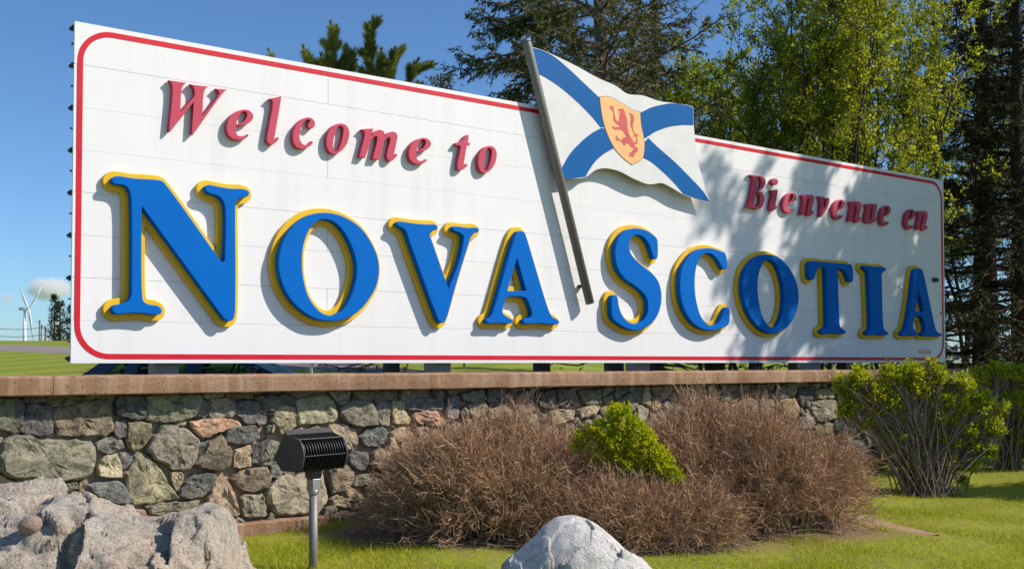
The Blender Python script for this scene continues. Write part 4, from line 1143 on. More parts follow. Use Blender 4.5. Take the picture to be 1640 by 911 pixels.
for s in (-1, 1):
    for x0, x1, x2, x3 in ((-1.26, -.31, -.23, -.62), (-.19, 1.28, .27, -.12)):
        q = [hp(x0, .94, s), hp(x1, .94, s), hp(x2, 1.39, s), hp(x3, 1.39, s)]
        q = [(v[0], v[1] - s * .02, v[2]) for v in q]; q2 = [(v[0], v[1] - s * .006, v[2]) for v in q]
        obj_py('side_window', q + q2, [(0,1,2,3),(4,7,6,5),(0,4,5,1),(1,5,6,2),(2,6,7,3),(3,7,4,0)], MAT['carglass'], car)
for nm, xa, xb in (('windscreen', 1.40, .44), ('rear_window', -1.43, -.88)):
    q = [(xa, -.76, .95), (xa, .76, .95), (xb, .58, 1.395), (xb, -.58, 1.395)]; q2 = [(v[0], v[1], v[2] + .008) for v in q]
    obj_py(nm, q + q2, [(0,1,2,3),(4,7,6,5),(0,4,5,1),(1,5,6,2),(2,6,7,3),(3,7,4,0)], MAT['carglass'], car)
for y in (-.36, .36):
    for x in (-.05, -.95):
        mb = MB(); mb.box((x, y - .24, .45), (x + .14, y + .24, 1.06)); mb.box((x + .01, y - .12, 1.09), (x + .10, y + .12, 1.27))
        bevel(mb.build('seat', MAT['seat'], car), .04, 3)
mb = MB(); a = np.linspace(0, 2 * math.pi, 21); mb.tube([(.62 + .05 * math.sin(t), -.36 + .18 * math.cos(t), 1.0 + .17 * math.sin(t)) for t in a], .016, 8, False); mb.build('steering_wheel', MAT['rubber'], car, True)
for x in (-1.38, 1.36):
    for s in (-1, 1):
        mb = MB(); y0, y1 = s * .68, s * .87
        mb.tube([(x, y0, .32), (x, y0 + (y1 - y0) * .1, .32), (x, y0 + (y1 - y0) * .9, .32), (x, y1, .32)], [.28, .32, .32, .29], 26); wh = mb.build('wheel', MAT['rubber'], car, True)
        mb = MB(); mb.tube([(x, y1 - s * .02, .32), (x, y1 + s * .006, .32)], [.215, .20], 20); mb.build('rim', MAT['alloy'], wh)
for s in (-1, 1):
    mb = MB(); mb.box((2.02, s * .62 - .13, .60), (2.19, s * .62 + .08, .72)); bevel(mb.build('headlight', MAT['lampglass'], car), .03)
    mb = MB(); mb.box((-2.19, s * .6 - .14, .66), (-2.04, s * .6 + .1, .80)); bevel(mb.build('tail_light', MAT['redlens'], car), .03)
    mb = MB(); mb.box((.95, s * .90 - .08, .98), (1.08, s * .90 + .08, 1.10)); bevel(mb.build('mirror', MAT['car'], car), .03)
    for x in (-.5, .55):
        mb = MB(); mb.box((x, s * .885 - .015, .80), (x + .17, s * .885 + .015, .83)); mb.build('door_handle', MAT['car'], car)

# ------------------------------------------------------------------ far things
MAT['white'] = plain('white_painted_steel', (.80, .80, .80), .4, .4)
mk = at(499.5, 590, 22.0)
mb = MB(); z0 = float(hgt(mk[0], 22.0)); mb.tube([(0, 0, -.1), (0, 0, mk[2] - z0 - .15), (-.02, 0, mk[2] - z0 + .1), (-.08, 0, mk[2] - z0 + .26)], .028, 10)
mp_ = mb.build('marker_post', MAT['white'], None, True); mp_.location = (mk[0], 22.0, z0)
tag(mp_, 'thin white curved post on the lawn right of the parked car', 'post')
YT = 1500.0
ground_far = float(hgt(-700, YT))
tp = at(40, 500, YT); hub = at(46.5, 494.5, YT)
turb = empty('wind_turbine', (tp[0], YT, ground_far))
tag(turb, 'white three bladed wind turbine far off beyond the lawn', 'wind turbine')
hz = hub[2] - ground_far
mb = MB(); mb.tube([(0, 0, 0), (0, 0, hz * .5), (0, 0, hz - 2)], [2.9, 2.5, 2.0], 20); mb.build('tower', MAT['white'], turb, True)
hx = hub[0] - tp[0]
mb = MB(); mb.tube([(-9.5, 3, hz), (-9.0, 3, hz), (-2, 0, hz), (hx - 1.2, -1.5, hz)], [1.2, 2.3, 2.4, 1.9], 12); mb.build('nacelle', MAT['white'], turb, True)
mb = MB(); mb.tube([(hx - 1.3, -1.6, hz), (hx + .8, -2.3, hz), (hx + 2.4, -2.8, hz)], [2.0, 1.8, .3], 14); mb.build('hub', MAT['white'], turb, True)
for bx, by in ((31.5, 457), (66, 460), (53.5, 547)):
    tipv = at(bx, by, YT) - np.array([tp[0], YT, ground_far]); root = np.array([hx + .5, -2.2, hz])
    pts = [root, root + (tipv - root) * .12, root + (tipv - root) * .3, root + (tipv - root) * .65, tipv]
    side = np.cross(tipv - root, [0, 1, 0]); side /= np.linalg.norm(side)
    bend = side * (2.2 if bx < 50 else -2.2 if bx > 60 else 0)
    pts = [p + bend * 4 * q * (1 - q) * .6 for p, q in zip(pts, (0, .12, .3, .65, 1))]
    mb = MB(); V = []
    for p, c_, t_ in zip(pts, (1.1, 1.3, 1.9, 1.1, .25), (1.1, .9, .5, .25, .06)):
        for a_ in range(10):
            an = 2 * math.pi * a_ / 10; V.append(p + side * c_ * math.cos(an) + np.array([0, 1, 0]) * t_ * math.sin(an))
    F = [(i_*10 + j, i_*10 + (j+1) % 10, (i_+1)*10 + (j+1) % 10, (i_+1)*10 + j) for i_ in range(4) for j in range(10)] + [tuple(range(10))[::-1], tuple(40 + j for j in range(10))]
    mb.add(V, F); mb.build('blade', MAT['white'], turb, True)
MAT['wood'] = plain('grey_utility_pole_wood', (.16, .13, .10), .9, .1, 0, 3, .3)
tops = []
for px, py, Y, lab in ((-60, 512, 128, None), (73, 522, 130, 'utility pole just left of the far spruces'), (63.5, 512, 190, 'thin pale far utility pole nearest the wind turbine'), (66.5, 519, 210, 'short far utility pole between two other poles')):
    p = at(px, py, Y); g = float(hgt(p[0], Y)); h = p[2] - g
    mb = MB(); mb.tube([(0, 0, -.3), (0, 0, h)], [.16, .11], 10); mb.box((-.9, -.06, h - .55), (.9, .06, h - .42))
    if lab is None: lab = 'utility pole off the left edge carrying the wires'
    o = empty('utility_pole', (p[0], Y, g)); mb2 = MB(); mb2.tube([(0, 0, -.3), (0, 0, h)], [.16, .11], 10); mb2.build('pole', MAT['wood'], o, True)
    mb2 = MB(); mb2.box((-.5, -.17, h - .35), (.5, -.05, h - .27)); mb2.build('crossarm', MAT['wood'], o)
    tag(o, lab, 'pole', 'poles beyond the lawn'); tops.append((p[0], Y, p[2]))
for dy, lab in ((-.1, 'upper overhead wire crossing the sky by the wind turbine'), (-1.0, 'lower overhead wire crossing the sky by the wind turbine')):
    a, b = np.array(tops[0]), np.array(tops[1]); pts = []
    for q in np.linspace(0, 1, 14):
        p = a + (b - a) * q; pts.append((p[0], p[1], p[2] + dy - 1.3 * 4 * q * (1 - q) * .5))
    mb = MB(); mb.tube(pts, .035, 5); w_ = mb.build('overhead_wire', MAT['rail'], None); tag(w_, lab, 'wire', 'overhead wires')
# a small cumulus low over the horizon
def cloud(px, py, w, h, Y, dens, label, puffs, seed):
    c = at(px, py, Y); sc = Y / F_PX; rx, rz = w / 2 * sc, h / 2 * sc
    import bmesh
    bm = bmesh.new()
    rn_ = random.Random(seed)
    bmesh.ops.create_icosphere(bm, subdivisions=4, radius=1.0)
    for v in bm.verts: v.co = Vector((v.co.x * rx, v.co.y * rx * .7, v.co.z * rz))
    me = bpy.data.meshes.new('cloud'); bm.to_mesh(me); bm.free()
    o = link(bpy.data.objects.new('cloud', me)); o.location = c
    m = bpy.data.materials.new('cloud_vapour'); m.use_nodes = True; nt = m.node_tree
    for n_ in list(nt.nodes): nt.nodes.remove(n_)
    out = nt.nodes.new('ShaderNodeOutputMaterial'); pv = nt.nodes.new('ShaderNodeVolumePrincipled')
    pv.inputs['Color'].default_value = (.98, .98, .98, 1); pv.inputs['Anisotropy'].default_value = .2
    tc = nt.nodes.new('ShaderNodeTexCoord')
    mp = nt.nodes.new('ShaderNodeVectorMath'); mp.operation = 'MULTIPLY'; mp.inputs[1].default_value = (1 / rx, 1 / (rx * .7), 1 / rz)
    nt.links.new(tc.outputs['Object'], mp.inputs[0])
    ln = nt.nodes.new('ShaderNodeVectorMath'); ln.operation = 'LENGTH'; nt.links.new(mp.outputs[0], ln.inputs[0])
    nz = nt.nodes.new('ShaderNodeTexNoise'); nz.inputs['Scale'].default_value = 2.2 / rx * 1.6; nz.inputs['Detail'].default_value = 6; nz.inputs['Roughness'].default_value = .6
    of = nt.nodes.new('ShaderNodeVectorMath'); of.operation = 'ADD'; of.inputs[1].default_value = (seed * 100, 0, 0); nt.links.new(tc.outputs['Object'], of.inputs[0]); nt.links.new(of.outputs[0], nz.inputs['Vector'])
    a1 = nt.nodes.new('ShaderNodeMath'); a1.operation = 'MULTIPLY_ADD'; a1.inputs[1].default_value = -1.0; a1.inputs[2].default_value = .42
    nt.links.new(ln.outputs['Value'], a1.inputs[0])
    a2 = nt.nodes.new('ShaderNodeMath'); a2.operation = 'ADD'; nt.links.new(a1.outputs[0], a2.inputs[0]); nt.links.new(nz.outputs['Fac'], a2.inputs[1])
    rp = nt.nodes.new('ShaderNodeMapRange'); rp.inputs['From Min'].default_value = .05; rp.inputs['From Max'].default_value = .45; rp.inputs['To Min'].default_value = 0; rp.inputs['To Max'].default_value = dens
    nt.links.new(a2.outputs[0], rp.inputs['Value']); nt.links.new(rp.outputs[0], pv.inputs['Density']); nt.links.new(pv.outputs[0], out.inputs['Volume'])
    me.materials.append(m)
    tag(o, label, 'cloud')
    return o
cloud(80, 463, 90, 46, 4000, .045, 'small white cumulus cloud behind the wind turbine', 5, 3)
cloud(12, 478, 34, 22, 4200, .02, 'faint wisp of cloud at the far left edge', 3, 8)
# ------------------------------------------------------------------ vegetation materials
def foliage(name, dark, mid, bright, trans, tint, clump=1.2, bri=.85, gloss=.5):
    m = M(name, gloss, .25)
    r = m.island(); n = m.noise(clump, 3, .6)
    c = m.mix(m.ramp(r, [(.1, 0), (.9, 1)]), dark, mid)
    c = m.mix(m.ramp(n, [(.42, 0), (.68, bri)]), c, bright)
    return m.leafy(c, trans, tint, gloss).m
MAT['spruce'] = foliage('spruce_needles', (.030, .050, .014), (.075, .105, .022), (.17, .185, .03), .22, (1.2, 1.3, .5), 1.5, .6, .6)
MAT['spruce_dark'] = foliage('painted_shade_spruce_needles', (.014, .022, .008), (.034, .046, .014), (.075, .085, .02), .15, (1.2, 1.3, .5), 1.2, .5, .6)  # darker copy of the spruce needles: shade put into the colour
MAT['pine'] = foliage('pine_needles', (.20, .235, .055), (.42, .42, .12), (.54, .50, .17), .42, (1.1, 1.2, .6), 2.0, .6, .45)
MAT['leaf'] = foliage('young_green_leaves', (.13, .175, .014), (.33, .385, .03), (.58, .57, .10), .52, (1.25, 1.25, .5), 1.0, .85, .4)
MAT['leaf_deep'] = foliage('green_leaves', (.09, .125, .012), (.22, .26, .022), (.42, .42, .07), .5, (1.2, 1.3, .5), 1.0, .8, .4)
MAT['bush'] = foliage('spring_bush_leaves', (.22, .28, .010), (.42, .46, .018), (.60, .58, .05), .5, (1.2, 1.2, .5), 2.5, .85, .42)
MAT['lime'] = foliage('lime_green_leaves', (.26, .33, .008), (.46, .50, .010), (.64, .60, .02), .45, (1.15, 1.15, .45), 6.0, .8, .42)
def bark(name, a, b, sc=5):
    m = M(name, .95, .1); n = m.noise(sc, 8, .75, m.co('Object', (1, 1, .35)))
    m.color(m.mix(n, a, b)); m.bump(m.noise(sc * 3, 7, .75, m.co('Object', (1, 1, .4))), .8, .03); return m.m
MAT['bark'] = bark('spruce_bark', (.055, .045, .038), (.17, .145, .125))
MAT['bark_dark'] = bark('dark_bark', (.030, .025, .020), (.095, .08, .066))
def twig_mat(name, a, b, c, clump=4.0):
    m = M(name, .8, .15); r = m.island(); n = m.noise(clump, 3, .6)
    m.color(m.mix(m.ramp(n, [(.4, 0), (.7, .6)]), m.mix(r, a, b), c)); return m.m
MAT['dead'] = twig_mat('dead_spruce_twigs', (.22, .15, .085), (.50, .37, .22), (.30, .26, .10), 2)
MAT['twig'] = twig_mat('reddish_brown_twigs', (.29, .155, .08), (.60, .385, .235), (.42, .265, .14), 3)
MAT['twig_base'] = twig_mat('grey_brown_twigs', (.20, .13, .08), (.42, .30, .18), (.28, .23, .11), 3)
MAT['stem'] = twig_mat('pale_bush_stems', (.14, .10, .07), (.34, .25, .175), (.22, .165, .115), 4)

def crown_obj(name, parts, mat, parent):
    V, F = merge(parts); o = obj_np(name, V, F, mat, parent); o['kind'] = 'stuff'; return o
def path_at(P, t):
    """points at parameter t (0..1) on each centre line; P (N,n,3), t (N,)"""
    n = P.shape[1]; x = np.clip(t, 0, .9999) * (n - 1); k = x.astype(int); f = (x - k)[:, None]
    i_ = np.arange(len(P)); return P[i_, k] * (1 - f) + P[i_, k + 1] * f, unit(P[i_, k + 1] - P[i_, k])

def spruce(X, Y, H, Rad, z_low, seed, label, lean=(0, 0), live=(.25, 1.0), dens=1.0, trunk_r=.2, mat='spruce', dead=.5, arch=.0, live_z=0.0, group='conifers behind the board', sh=.13, wsh=.027, fine=0, hide=4.6):
    """live: part of each branch carrying needles at the bottom of the crown / live_z: height above which all is green"""
    rg = np.random.default_rng(seed)
    g = float(hgt(X, Y)); root = empty('spruce_tree', (X, Y, g)); tag(root, label, 'tree', group)
    ax = lambda z: np.stack([lean[0] * z / H, lean[1] * z / H, z], -1)
    zt = np.linspace(0, H, 12); P = ax(zt)[None]; P[0, 1:-1, :2] += rg.normal(size=(10, 2)) * .02
    tv, tf = strands(P, (trunk_r * (1 - zt / H) ** .8 + .015)[None], 12)
    tv[:12 * 1] = tv[:12]
    # whorled branches
    zb_ = []; z = z_low
    while z < H * .97:
        nb = rg.integers(4, 8); zb_ += list(z + rg.uniform(-.08, .08, nb)); z += rg.uniform(.26, .46)
    zb_ = np.array(zb_); N = len(zb_); az = rg.uniform(0, 2 * np.pi, N)
    rel = np.clip((zb_ - z_low) / (H - z_low), 0, 1)
    L = Rad * (1 - rel) ** .75 * rg.uniform(.6, 1.12, N) + .12
    el = np.interp(rel, [0, .5, 1], [-.10 + arch, .12 + arch, .8]) + rg.normal(size=N) * .10
    tt = np.linspace(0, 1, 7)
    hd = np.stack([np.cos(az), np.sin(az)], 1)
    droop = -.20 * L[:, None] * (tt ** 1.6) + .20 * L[:, None] * tt ** 3.2
    hor = L[:, None] * tt * np.cos(el)[:, None]
    BP = np.empty((N, 7, 3)); BP[..., :2] = ax(zb_)[:, None, :2] + hd[:, None] * hor[..., None]
    BP[..., 2] = zb_[:, None] + L[:, None] * tt * np.sin(el)[:, None] + droop
    BP[:, 1:, :] += rg.normal(size=(N, 6, 3)) * .02 * L[:, None, None]
    br = (.012 + .011 * L)[:, None] * (1 - .85 * tt)
    bv, bf = strands(BP, br, 4)
    # side twigs
    n2 = np.maximum(4, (L / .085 * dens).astype(int)); bi = np.repeat(np.arange(N), n2)
    t2 = rg.uniform(.10, 1.0, len(bi)); p2, d2 = path_at(BP[bi], t2)
    sd = np.where(rg.random(len(bi)) < .5, 1, -1); ang = sd * rg.uniform(.5, 1.15, len(bi))
    ca, sa = np.cos(ang), np.sin(ang)
    dv = np.stack([d2[:, 0] * ca - d2[:, 1] * sa, d2[:, 0] * sa + d2[:, 1] * ca, d2[:, 2] - rg.uniform(-.1, .45, len(bi))], 1); dv = unit(dv)
    l2 = (.30 * L[bi] * (1.05 - t2) + .13) * rg.uniform(.6, 1.2, len(bi))
    q = np.linspace(0, 1, 4)
    TP = p2[:, None] + dv[:, None] * (l2[:, None] * q)[..., None]; TP[..., 2] -= (l2[:, None] * q ** 2) * .18
    TP[:, 1:] += rg.normal(size=(len(bi), 3, 3)) * .015
    inner = np.interp(zb_[bi] + 0 * t2, [z_low, max(live_z, z_low + .1)], [live[0], .12])
    green = t2 > inner + rg.normal(size=len(bi)) * .10
    keep = green | (rg.random(len(bi)) < dead)
    keep &= rg.random(len(bi)) < np.where((TP[:, 0, 2] + g > 1.7 + Y * .37) | (TP[:, 0, 2] + g < hide), .3, 1.0)
    tw = np.full((keep.sum(), 4), .0065) * (1 - .6 * q)
    wv, wf = ribbons(TP[keep], tw, rg)
    V, F = merge([(tv, tf), (bv, bf)]); tr = obj_np('trunk', V, F, MAT['bark' if mat == 'spruce' else 'bark_dark'], root, True)
    o = obj_np('dead_twigs', wv, wf, MAT['dead'], root); o['kind'] = 'stuff'
    if fine:
        fi = np.repeat(np.nonzero(keep)[0], fine); tf_ = rg.uniform(.15, 1, len(fi)); pf_, df_ = path_at(TP[fi], tf_)
        dd = unit(df_ * .6 + rg.normal(size=pf_.shape) * .6); lf = rg.uniform(.08, .26, len(fi)); q3 = np.linspace(0, 1, 3)
        FP = pf_[:, None] + dd[:, None] * (lf[:, None] * q3)[..., None]; FP[:, 1:] += rg.normal(size=(len(fi), 2, 3)) * .012
        fv, ff = ribbons(FP, np.full((len(fi), 3), .0042) * (1 - .5 * q3), rg)
        o = obj_np('fine_twigs', fv, ff, MAT['dead'], root); o['kind'] = 'stuff'
    # needle sprays
    zz = TP[:, 0, 2] + g; thin = np.where(zz > 1.7 + Y * .36, .3, np.where((zz < hide), .25, 1.0))
    G = np.nonzero(green & (rg.random(len(bi)) < thin))[0]; n3 = np.maximum(2, (l2[G] / .026 * dens).astype(int)); gi = np.repeat(G, n3)
    t3 = rg.uniform(0, 1, len(gi)) ** .8; p3, d3 = path_at(TP[gi], t3)
    dn = unit(d3 + rg.normal(size=(len(gi), 3)) * .55 + np.array([0, 0, -.12]))
    ln = rg.uniform(.6, 1.2, len(gi)) * sh
    h2 = rg.random(len(gi)) < .5
    parts = [leaves(p3, dn, ln, wsh * rg.uniform(.7, 1.2, len(gi)), rg), leaves(p3[h2], dn[h2], ln[h2], wsh * rg.uniform(.7, 1.2, int(h2.sum())), rg)]
    # branch tips
    parts.append(leaves(*[np.repeat(a, 5, 0) for a in (BP[:, -2] + .0,)], unit(np.repeat(BP[:, -1] - BP[:, -2], 5, 0) + rg.normal(size=(N * 5, 3)) * .4), .2, .04, rg))
    crown_obj('crown', parts, MAT[mat], root)
    return root

def broadleaf(X, Y, H, stems, spread, z_low, seed, label, mat='leaf', leaf=.055, n_limb=26, n_twig=10, n_leaf=16, base_r=.07, group='leafy trees behind the board', name='leafy_tree', top=1.0, up=.75):
    rg = np.random.default_rng(seed); g = float(hgt(X, Y)); root = empty(name, (X, Y, g)); tag(root, label, 'tree' if name != 'bush' else 'bush', group)
    n = 9; tt = np.linspace(0, 1, n); SP_ = np.zeros((stems, n, 3))
    az = rg.uniform(0, 2 * np.pi, stems); rr = spread * rg.uniform(.25, .75, stems); hh = H * rg.uniform(.75, 1.0, stems)
    SP_[..., 0] = np.cos(az)[:, None] * rr[:, None] * tt ** 1.1; SP_[..., 1] = np.sin(az)[:, None] * rr[:, None] * tt ** 1.1; SP_[..., 2] = hh[:, None] * tt
    SP_[:, 1:, :2] += np.cumsum(rg.normal(size=(stems, n - 1, 2)) * .012 * H, 1)
    sv = strands(SP_, base_r * (1 - .88 * tt)[None] * rg.uniform(.7, 1.2, (stems, 1)), 8)
    si = np.repeat(np.arange(stems), n_limb); t1 = z_low / H + (1 - z_low / H) * rg.uniform(0, 1.0, len(si)) ** .85; p1, d1 = path_at(SP_[si], t1)
    a1 = rg.uniform(0, 2 * np.pi, len(si)); e1 = rg.uniform(.35, 1.1, len(si)) * up / .75
    v1 = np.stack([np.cos(a1) * np.cos(e1), np.sin(a1) * np.cos(e1), np.sin(e1)], 1)
    l1 = spread * (.30 + .45 * (1 - t1)) * rg.uniform(.5, 1.2, len(si)); q = np.linspace(0, 1, 5)
    LP = p1[:, None] + v1[:, None] * (l1[:, None] * q)[..., None]; LP[..., 2] += l1[:, None] * .12 * q ** 2; LP[:, 1:] += np.cumsum(rg.normal(size=(len(si), 4, 3)) * .03, 1) * l1[:, None, None]
    lv = strands(LP, (base_r * .22) * (1 - .8 * q)[None] * np.clip(l1 / l1.mean(), .5, 1.6)[:, None], 4)
    ti = np.repeat(np.arange(len(si)), n_twig); t2 = rg.uniform(.15, 1.0, len(ti)); p2, d2 = path_at(LP[ti], t2)
    v2 = unit(d2 + rg.normal(size=(len(ti), 3)) * .75 + np.array([0, 0, .3])); l2 = .16 * spread ** .6 * rg.uniform(.6, 1.5, len(ti)) + .06
    q3 = np.linspace(0, 1, 3); TP = p2[:, None] + v2[:, None] * (l2[:, None] * q3)[..., None]; TP[:, 1:] += rg.normal(size=(len(ti), 2, 3)) * .02
    tv = strands(TP, np.full((len(ti), 3), max(.003, base_r * .055)) * (1 - .6 * q3), 3)
    tr = obj_np('trunk', *merge([sv, lv, tv]), MAT['stem' if name == 'bush' else 'bark_dark'], root, True)
    nl = rg.poisson(n_leaf, len(ti)); li = np.repeat(np.arange(len(ti)), nl); t3 = rg.uniform(.1, 1.05, len(li)); p3, d3 = path_at(TP[li], t3)
    p3 = p3 + rg.normal(size=p3.shape) * leaf * .35
    v3 = unit(d3 * .5 + rg.normal(size=p3.shape) * .7 + np.array([0, 0, .15]))
    ll = leaf * rg.uniform(.55, 1.25, len(li))
    crown_obj('crown', [leaves(p3, v3, ll, ll * rg.uniform(.5, .75, len(li)), rg, .08, np.array([0, 0, 1.0]))], MAT[mat], root)
    return root

XY = lambda px, Y: float(at(px, 500, Y)[0])
# large conifers behind the flag
spruce(XY(985, 22), 22.0, 16.0, 3.7, 2.2, 21, 'tall spruce with bare brown lower branches right behind the flag', lean=(-.6, 0), live=(.78, 1), dens=1.2, trunk_r=.20, dead=1.0, arch=.30, live_z=13.0, fine=4)
spruce(XY(868, 25.5), 25.5, 17.0, 3.1, 1.6, 22, 'dark green spruce left of the flag pole, boughs hanging over the board', live=(.30, 1), dens=1.3, trunk_r=.20, dead=.7, live_z=4.0, fine=1)
spruce(XY(705, 29), 29.0, 8.3, 3.3, 1.0, 23, 'small dark spruce low over the board between pine and flag', live=(.3, 1), dens=1.2, trunk_r=.13, live_z=3.0)
spruce(XY(1050, 30), 30.0, 15.0, 3.6, 1.0, 24, 'farther spruce filling the gap behind the flag', live=(.4, 1), dens=.7, trunk_r=.2, live_z=6.0, fine=1)
# conifers at the right edge, mostly in shade
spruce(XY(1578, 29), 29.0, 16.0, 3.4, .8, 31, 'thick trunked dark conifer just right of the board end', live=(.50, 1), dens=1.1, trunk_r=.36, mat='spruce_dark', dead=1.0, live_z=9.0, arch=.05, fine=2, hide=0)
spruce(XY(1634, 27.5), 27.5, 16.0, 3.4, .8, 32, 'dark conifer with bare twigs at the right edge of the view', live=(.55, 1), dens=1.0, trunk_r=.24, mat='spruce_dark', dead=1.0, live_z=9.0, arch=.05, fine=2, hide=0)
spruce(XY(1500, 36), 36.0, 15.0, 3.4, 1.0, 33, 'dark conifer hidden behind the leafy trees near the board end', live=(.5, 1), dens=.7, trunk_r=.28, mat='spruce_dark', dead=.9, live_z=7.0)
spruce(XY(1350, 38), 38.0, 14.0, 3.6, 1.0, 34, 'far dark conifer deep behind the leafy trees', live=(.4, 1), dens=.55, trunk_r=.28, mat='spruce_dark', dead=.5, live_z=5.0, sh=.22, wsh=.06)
# broadleaved trees
BK = dict(n_limb=34, n_twig=12, n_leaf=13); BF = dict(n_limb=28, n_twig=10, n_leaf=12)
broadleaf(XY(1200, 25), 25.0, 10.0, 6, 2.7, 3.0, 41, 'yellow green leafy tree just right of the flag', leaf=.085, **BK)
broadleaf(XY(1300, 24), 24.0, 11.5, 7, 3.0, 2.5, 42, 'yellow green leafy tree with thin dark stems above the French words', leaf=.085, **BK)
broadleaf(XY(1420, 26), 26.0, 13.0, 7, 3.0, 4.0, 43, 'tall leafy tree above the right half of the board', leaf=.09, **BK)
broadleaf(XY(1550, 33), 33.0, 15.0, 7, 3.2, 5.5, 44, 'leafy tree rising behind the right hand conifers', mat='leaf_deep', leaf=.11, **BF)
broadleaf(XY(1130, 33), 33.0, 9.0, 6, 3.0, 1.2, 45, 'farther leafy tree half hidden behind the flag and spruce', mat='leaf_deep', leaf=.11, **BF)
broadleaf(XY(1270, 34), 34.0, 13.5, 6, 3.4, 1.2, 46, 'far leafy tree seen through the gaps right of the flag', mat='leaf_deep', leaf=.12, **BF)
broadleaf(XY(1150, 27.5), 27.5, 9.9, 6, 2.6, 3.0, 47, 'slim leafy tree closest behind the right edge of the flag', leaf=.085, **BK)
# trees beyond the right edge of the view: their shade dapples the right end of the board
SK = dict(mat='leaf_deep', group='shade trees right of the view')
broadleaf(14.0, 18.7, 14.5, 6, 2.6, 4.5, 51, 'leafy tree right of the view shading the end of the board', leaf=.18, n_limb=34, n_twig=10, n_leaf=11, **SK)
broadleaf(17.8, 19.9, 17.0, 6, 3.0, 5.0, 52, 'taller leafy tree farther right of the view shading the board', leaf=.18, n_limb=32, n_twig=10, n_leaf=11, **SK)
broadleaf(14.6, 17.5, 17.0, 5, 1.7, 6.0, 53, 'slender leafy tree right of the view nearest the lawn', leaf=.17, n_limb=36, n_twig=9, n_leaf=10, **SK)
broadleaf(14.8, 20.3, 13.0, 6, 2.4, 3.0, 54, 'leafy tree just outside the view beside the right hand conifers', leaf=.18, n_limb=32, n_twig=10, n_leaf=11, **SK)
broadleaf(14.5, 15.7, 9.8, 5, 1.4, 3.5, 55, 'low leafy tree right of the view shading the end of the wall', leaf=.15, n_limb=30, n_twig=9, n_leaf=9, **SK)
broadleaf(11.2, 13.4, 5.0, 5, 1.7, 1.5, 56, 'short leafy tree right of the view shading the lawn behind the bush', leaf=.13, n_limb=24, n_twig=9, n_leaf=9, **SK)

# ------------------------------------------------------------------ pine tips above the board
def pine(Y, label, tips, trunk_px, seed):
    rg = np.random.default_rng(seed); X = XY(trunk_px, Y); g = float(hgt(X, Y)); root = empty('pine_tree', (X, Y, g)); tag(root, label, 'tree', 'conifers behind the board')
    o = np.array([X, Y, g]); top = at(tips[0][0], tips[0][1], Y) - o
    fork = np.array([(at(570, 150, Y) - o)[0], 0, top[2] * .74])
    tube = [strands(np.array([[[0, 0, -.2], [0, 0, fork[2] * .4], fork * np.array([.6, 1, .8]), fork]]), np.array([[.22, .18, .13, .10]]), 10)]
    need = []; tw = []
    def shoot(a, b, n, ln):
        t = rg.uniform(.0, 1, n) ** .75; p = a + (b - a) * t[:, None]; ax_ = unit((b - a)[None])
        rad = unit(np.cross(ax_, rg.normal(size=(n, 3)))); spread = np.where(t > .93, .25, rg.uniform(.7, 1.5, n))[:, None]
        need.append(blades(p, ax_ + rad * spread, ln * rg.uniform(.7, 1.1, n), .012, rg))
    for px, py, dy, wlen in tips:
        e = at(px, py, Y + dy) - o
        base = fork * np.array([1, 1, rg.uniform(.8, 1.0)]) if wlen > .9 else fork * np.array([1, 1, rg.uniform(.85, 1.0)])
        mid = base * .45 + e * .55 + np.array([(e - base)[0] * .22, 0, -.25]); c = np.array([base, base * .5 + mid * .5, mid, e])
        tube.append(strands(c[None], np.array([[.06, .045, .03, .012]]), 6))
        shoot(mid, e, int(3000 * wlen), .20)
        for k in range(int(16 * wlen)):
            t = rg.uniform(.05, .9); p = (mid + (e - mid) * t) if rg.random() < .7 else (base + (mid - base) * t)
            d = unit(unit(e - mid) * .8 + rg.normal(size=3) * .55); l = rg.uniform(.25, .6) * (1.1 - .4 * t)
            tube.append(strands(np.array([[p, p + d * l * .5, p + d * l + np.array([0, 0, .06])]]), np.array([[.014, .01, .006]]), 4))
            shoot(p + d * l * .1, p + d * l, int(850 * l / .45), .19)
    # lower boughs
    for k in range(60):
        z = rg.uniform(1.2, fork[2]); a = rg.uniform(0, 2 * np.pi); l = rg.uniform(1.2, 2.6) * (1.15 - z / top[2])
        p = np.array([fork[0] * z / fork[2] * .7, 0, z]); e = p + np.array([np.cos(a) * l, np.sin(a) * l, .45 * l])
        tube.append(strands(np.array([[p, (p + e) / 2 - np.array([0, 0, .1]), e]]), np.array([[.035, .022, .01]]), 4)); shoot(p * .4 + e * .6, e, 260, .14)
    obj_np('trunk', *merge(tube), MAT['bark'], root, True)
    crown_obj('crown', need, MAT['pine'], root)
pine(26.0, 'bushy pine whose upright tips rise over the board left of the spruces', [(597, 34, 0, 1.0), (530, 40, .3, 1.0), (487, 80, -.2, .6), (634, 84, .3, .8), (555, 78, .2, .7), (432, 84, .4, .4), (668, 100, .2, .5), (515, 92, -.3, .6), (610, 85, -.3, .7)], 627, 61)

# ------------------------------------------------------------------ far spruces by the road
def far_spruce(px, ytop, Y, seed, label, wpx):
    base = at(px, 548, Y); g = float(hgt(base[0], Y)); top = at(px, ytop, Y)[2] - g
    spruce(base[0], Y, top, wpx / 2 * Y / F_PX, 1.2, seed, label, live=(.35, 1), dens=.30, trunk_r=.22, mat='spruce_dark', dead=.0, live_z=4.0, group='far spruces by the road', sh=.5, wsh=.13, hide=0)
far_spruce(87, 470, 150, 71, 'far ragged spruce nearest the wind turbine', 34)
far_spruce(96, 478, 152, 72, 'far ragged spruce, middle one beside the board edge', 32)
far_spruce(113, 486, 155, 73, 'far spruce half hidden behind the board edge', 34)

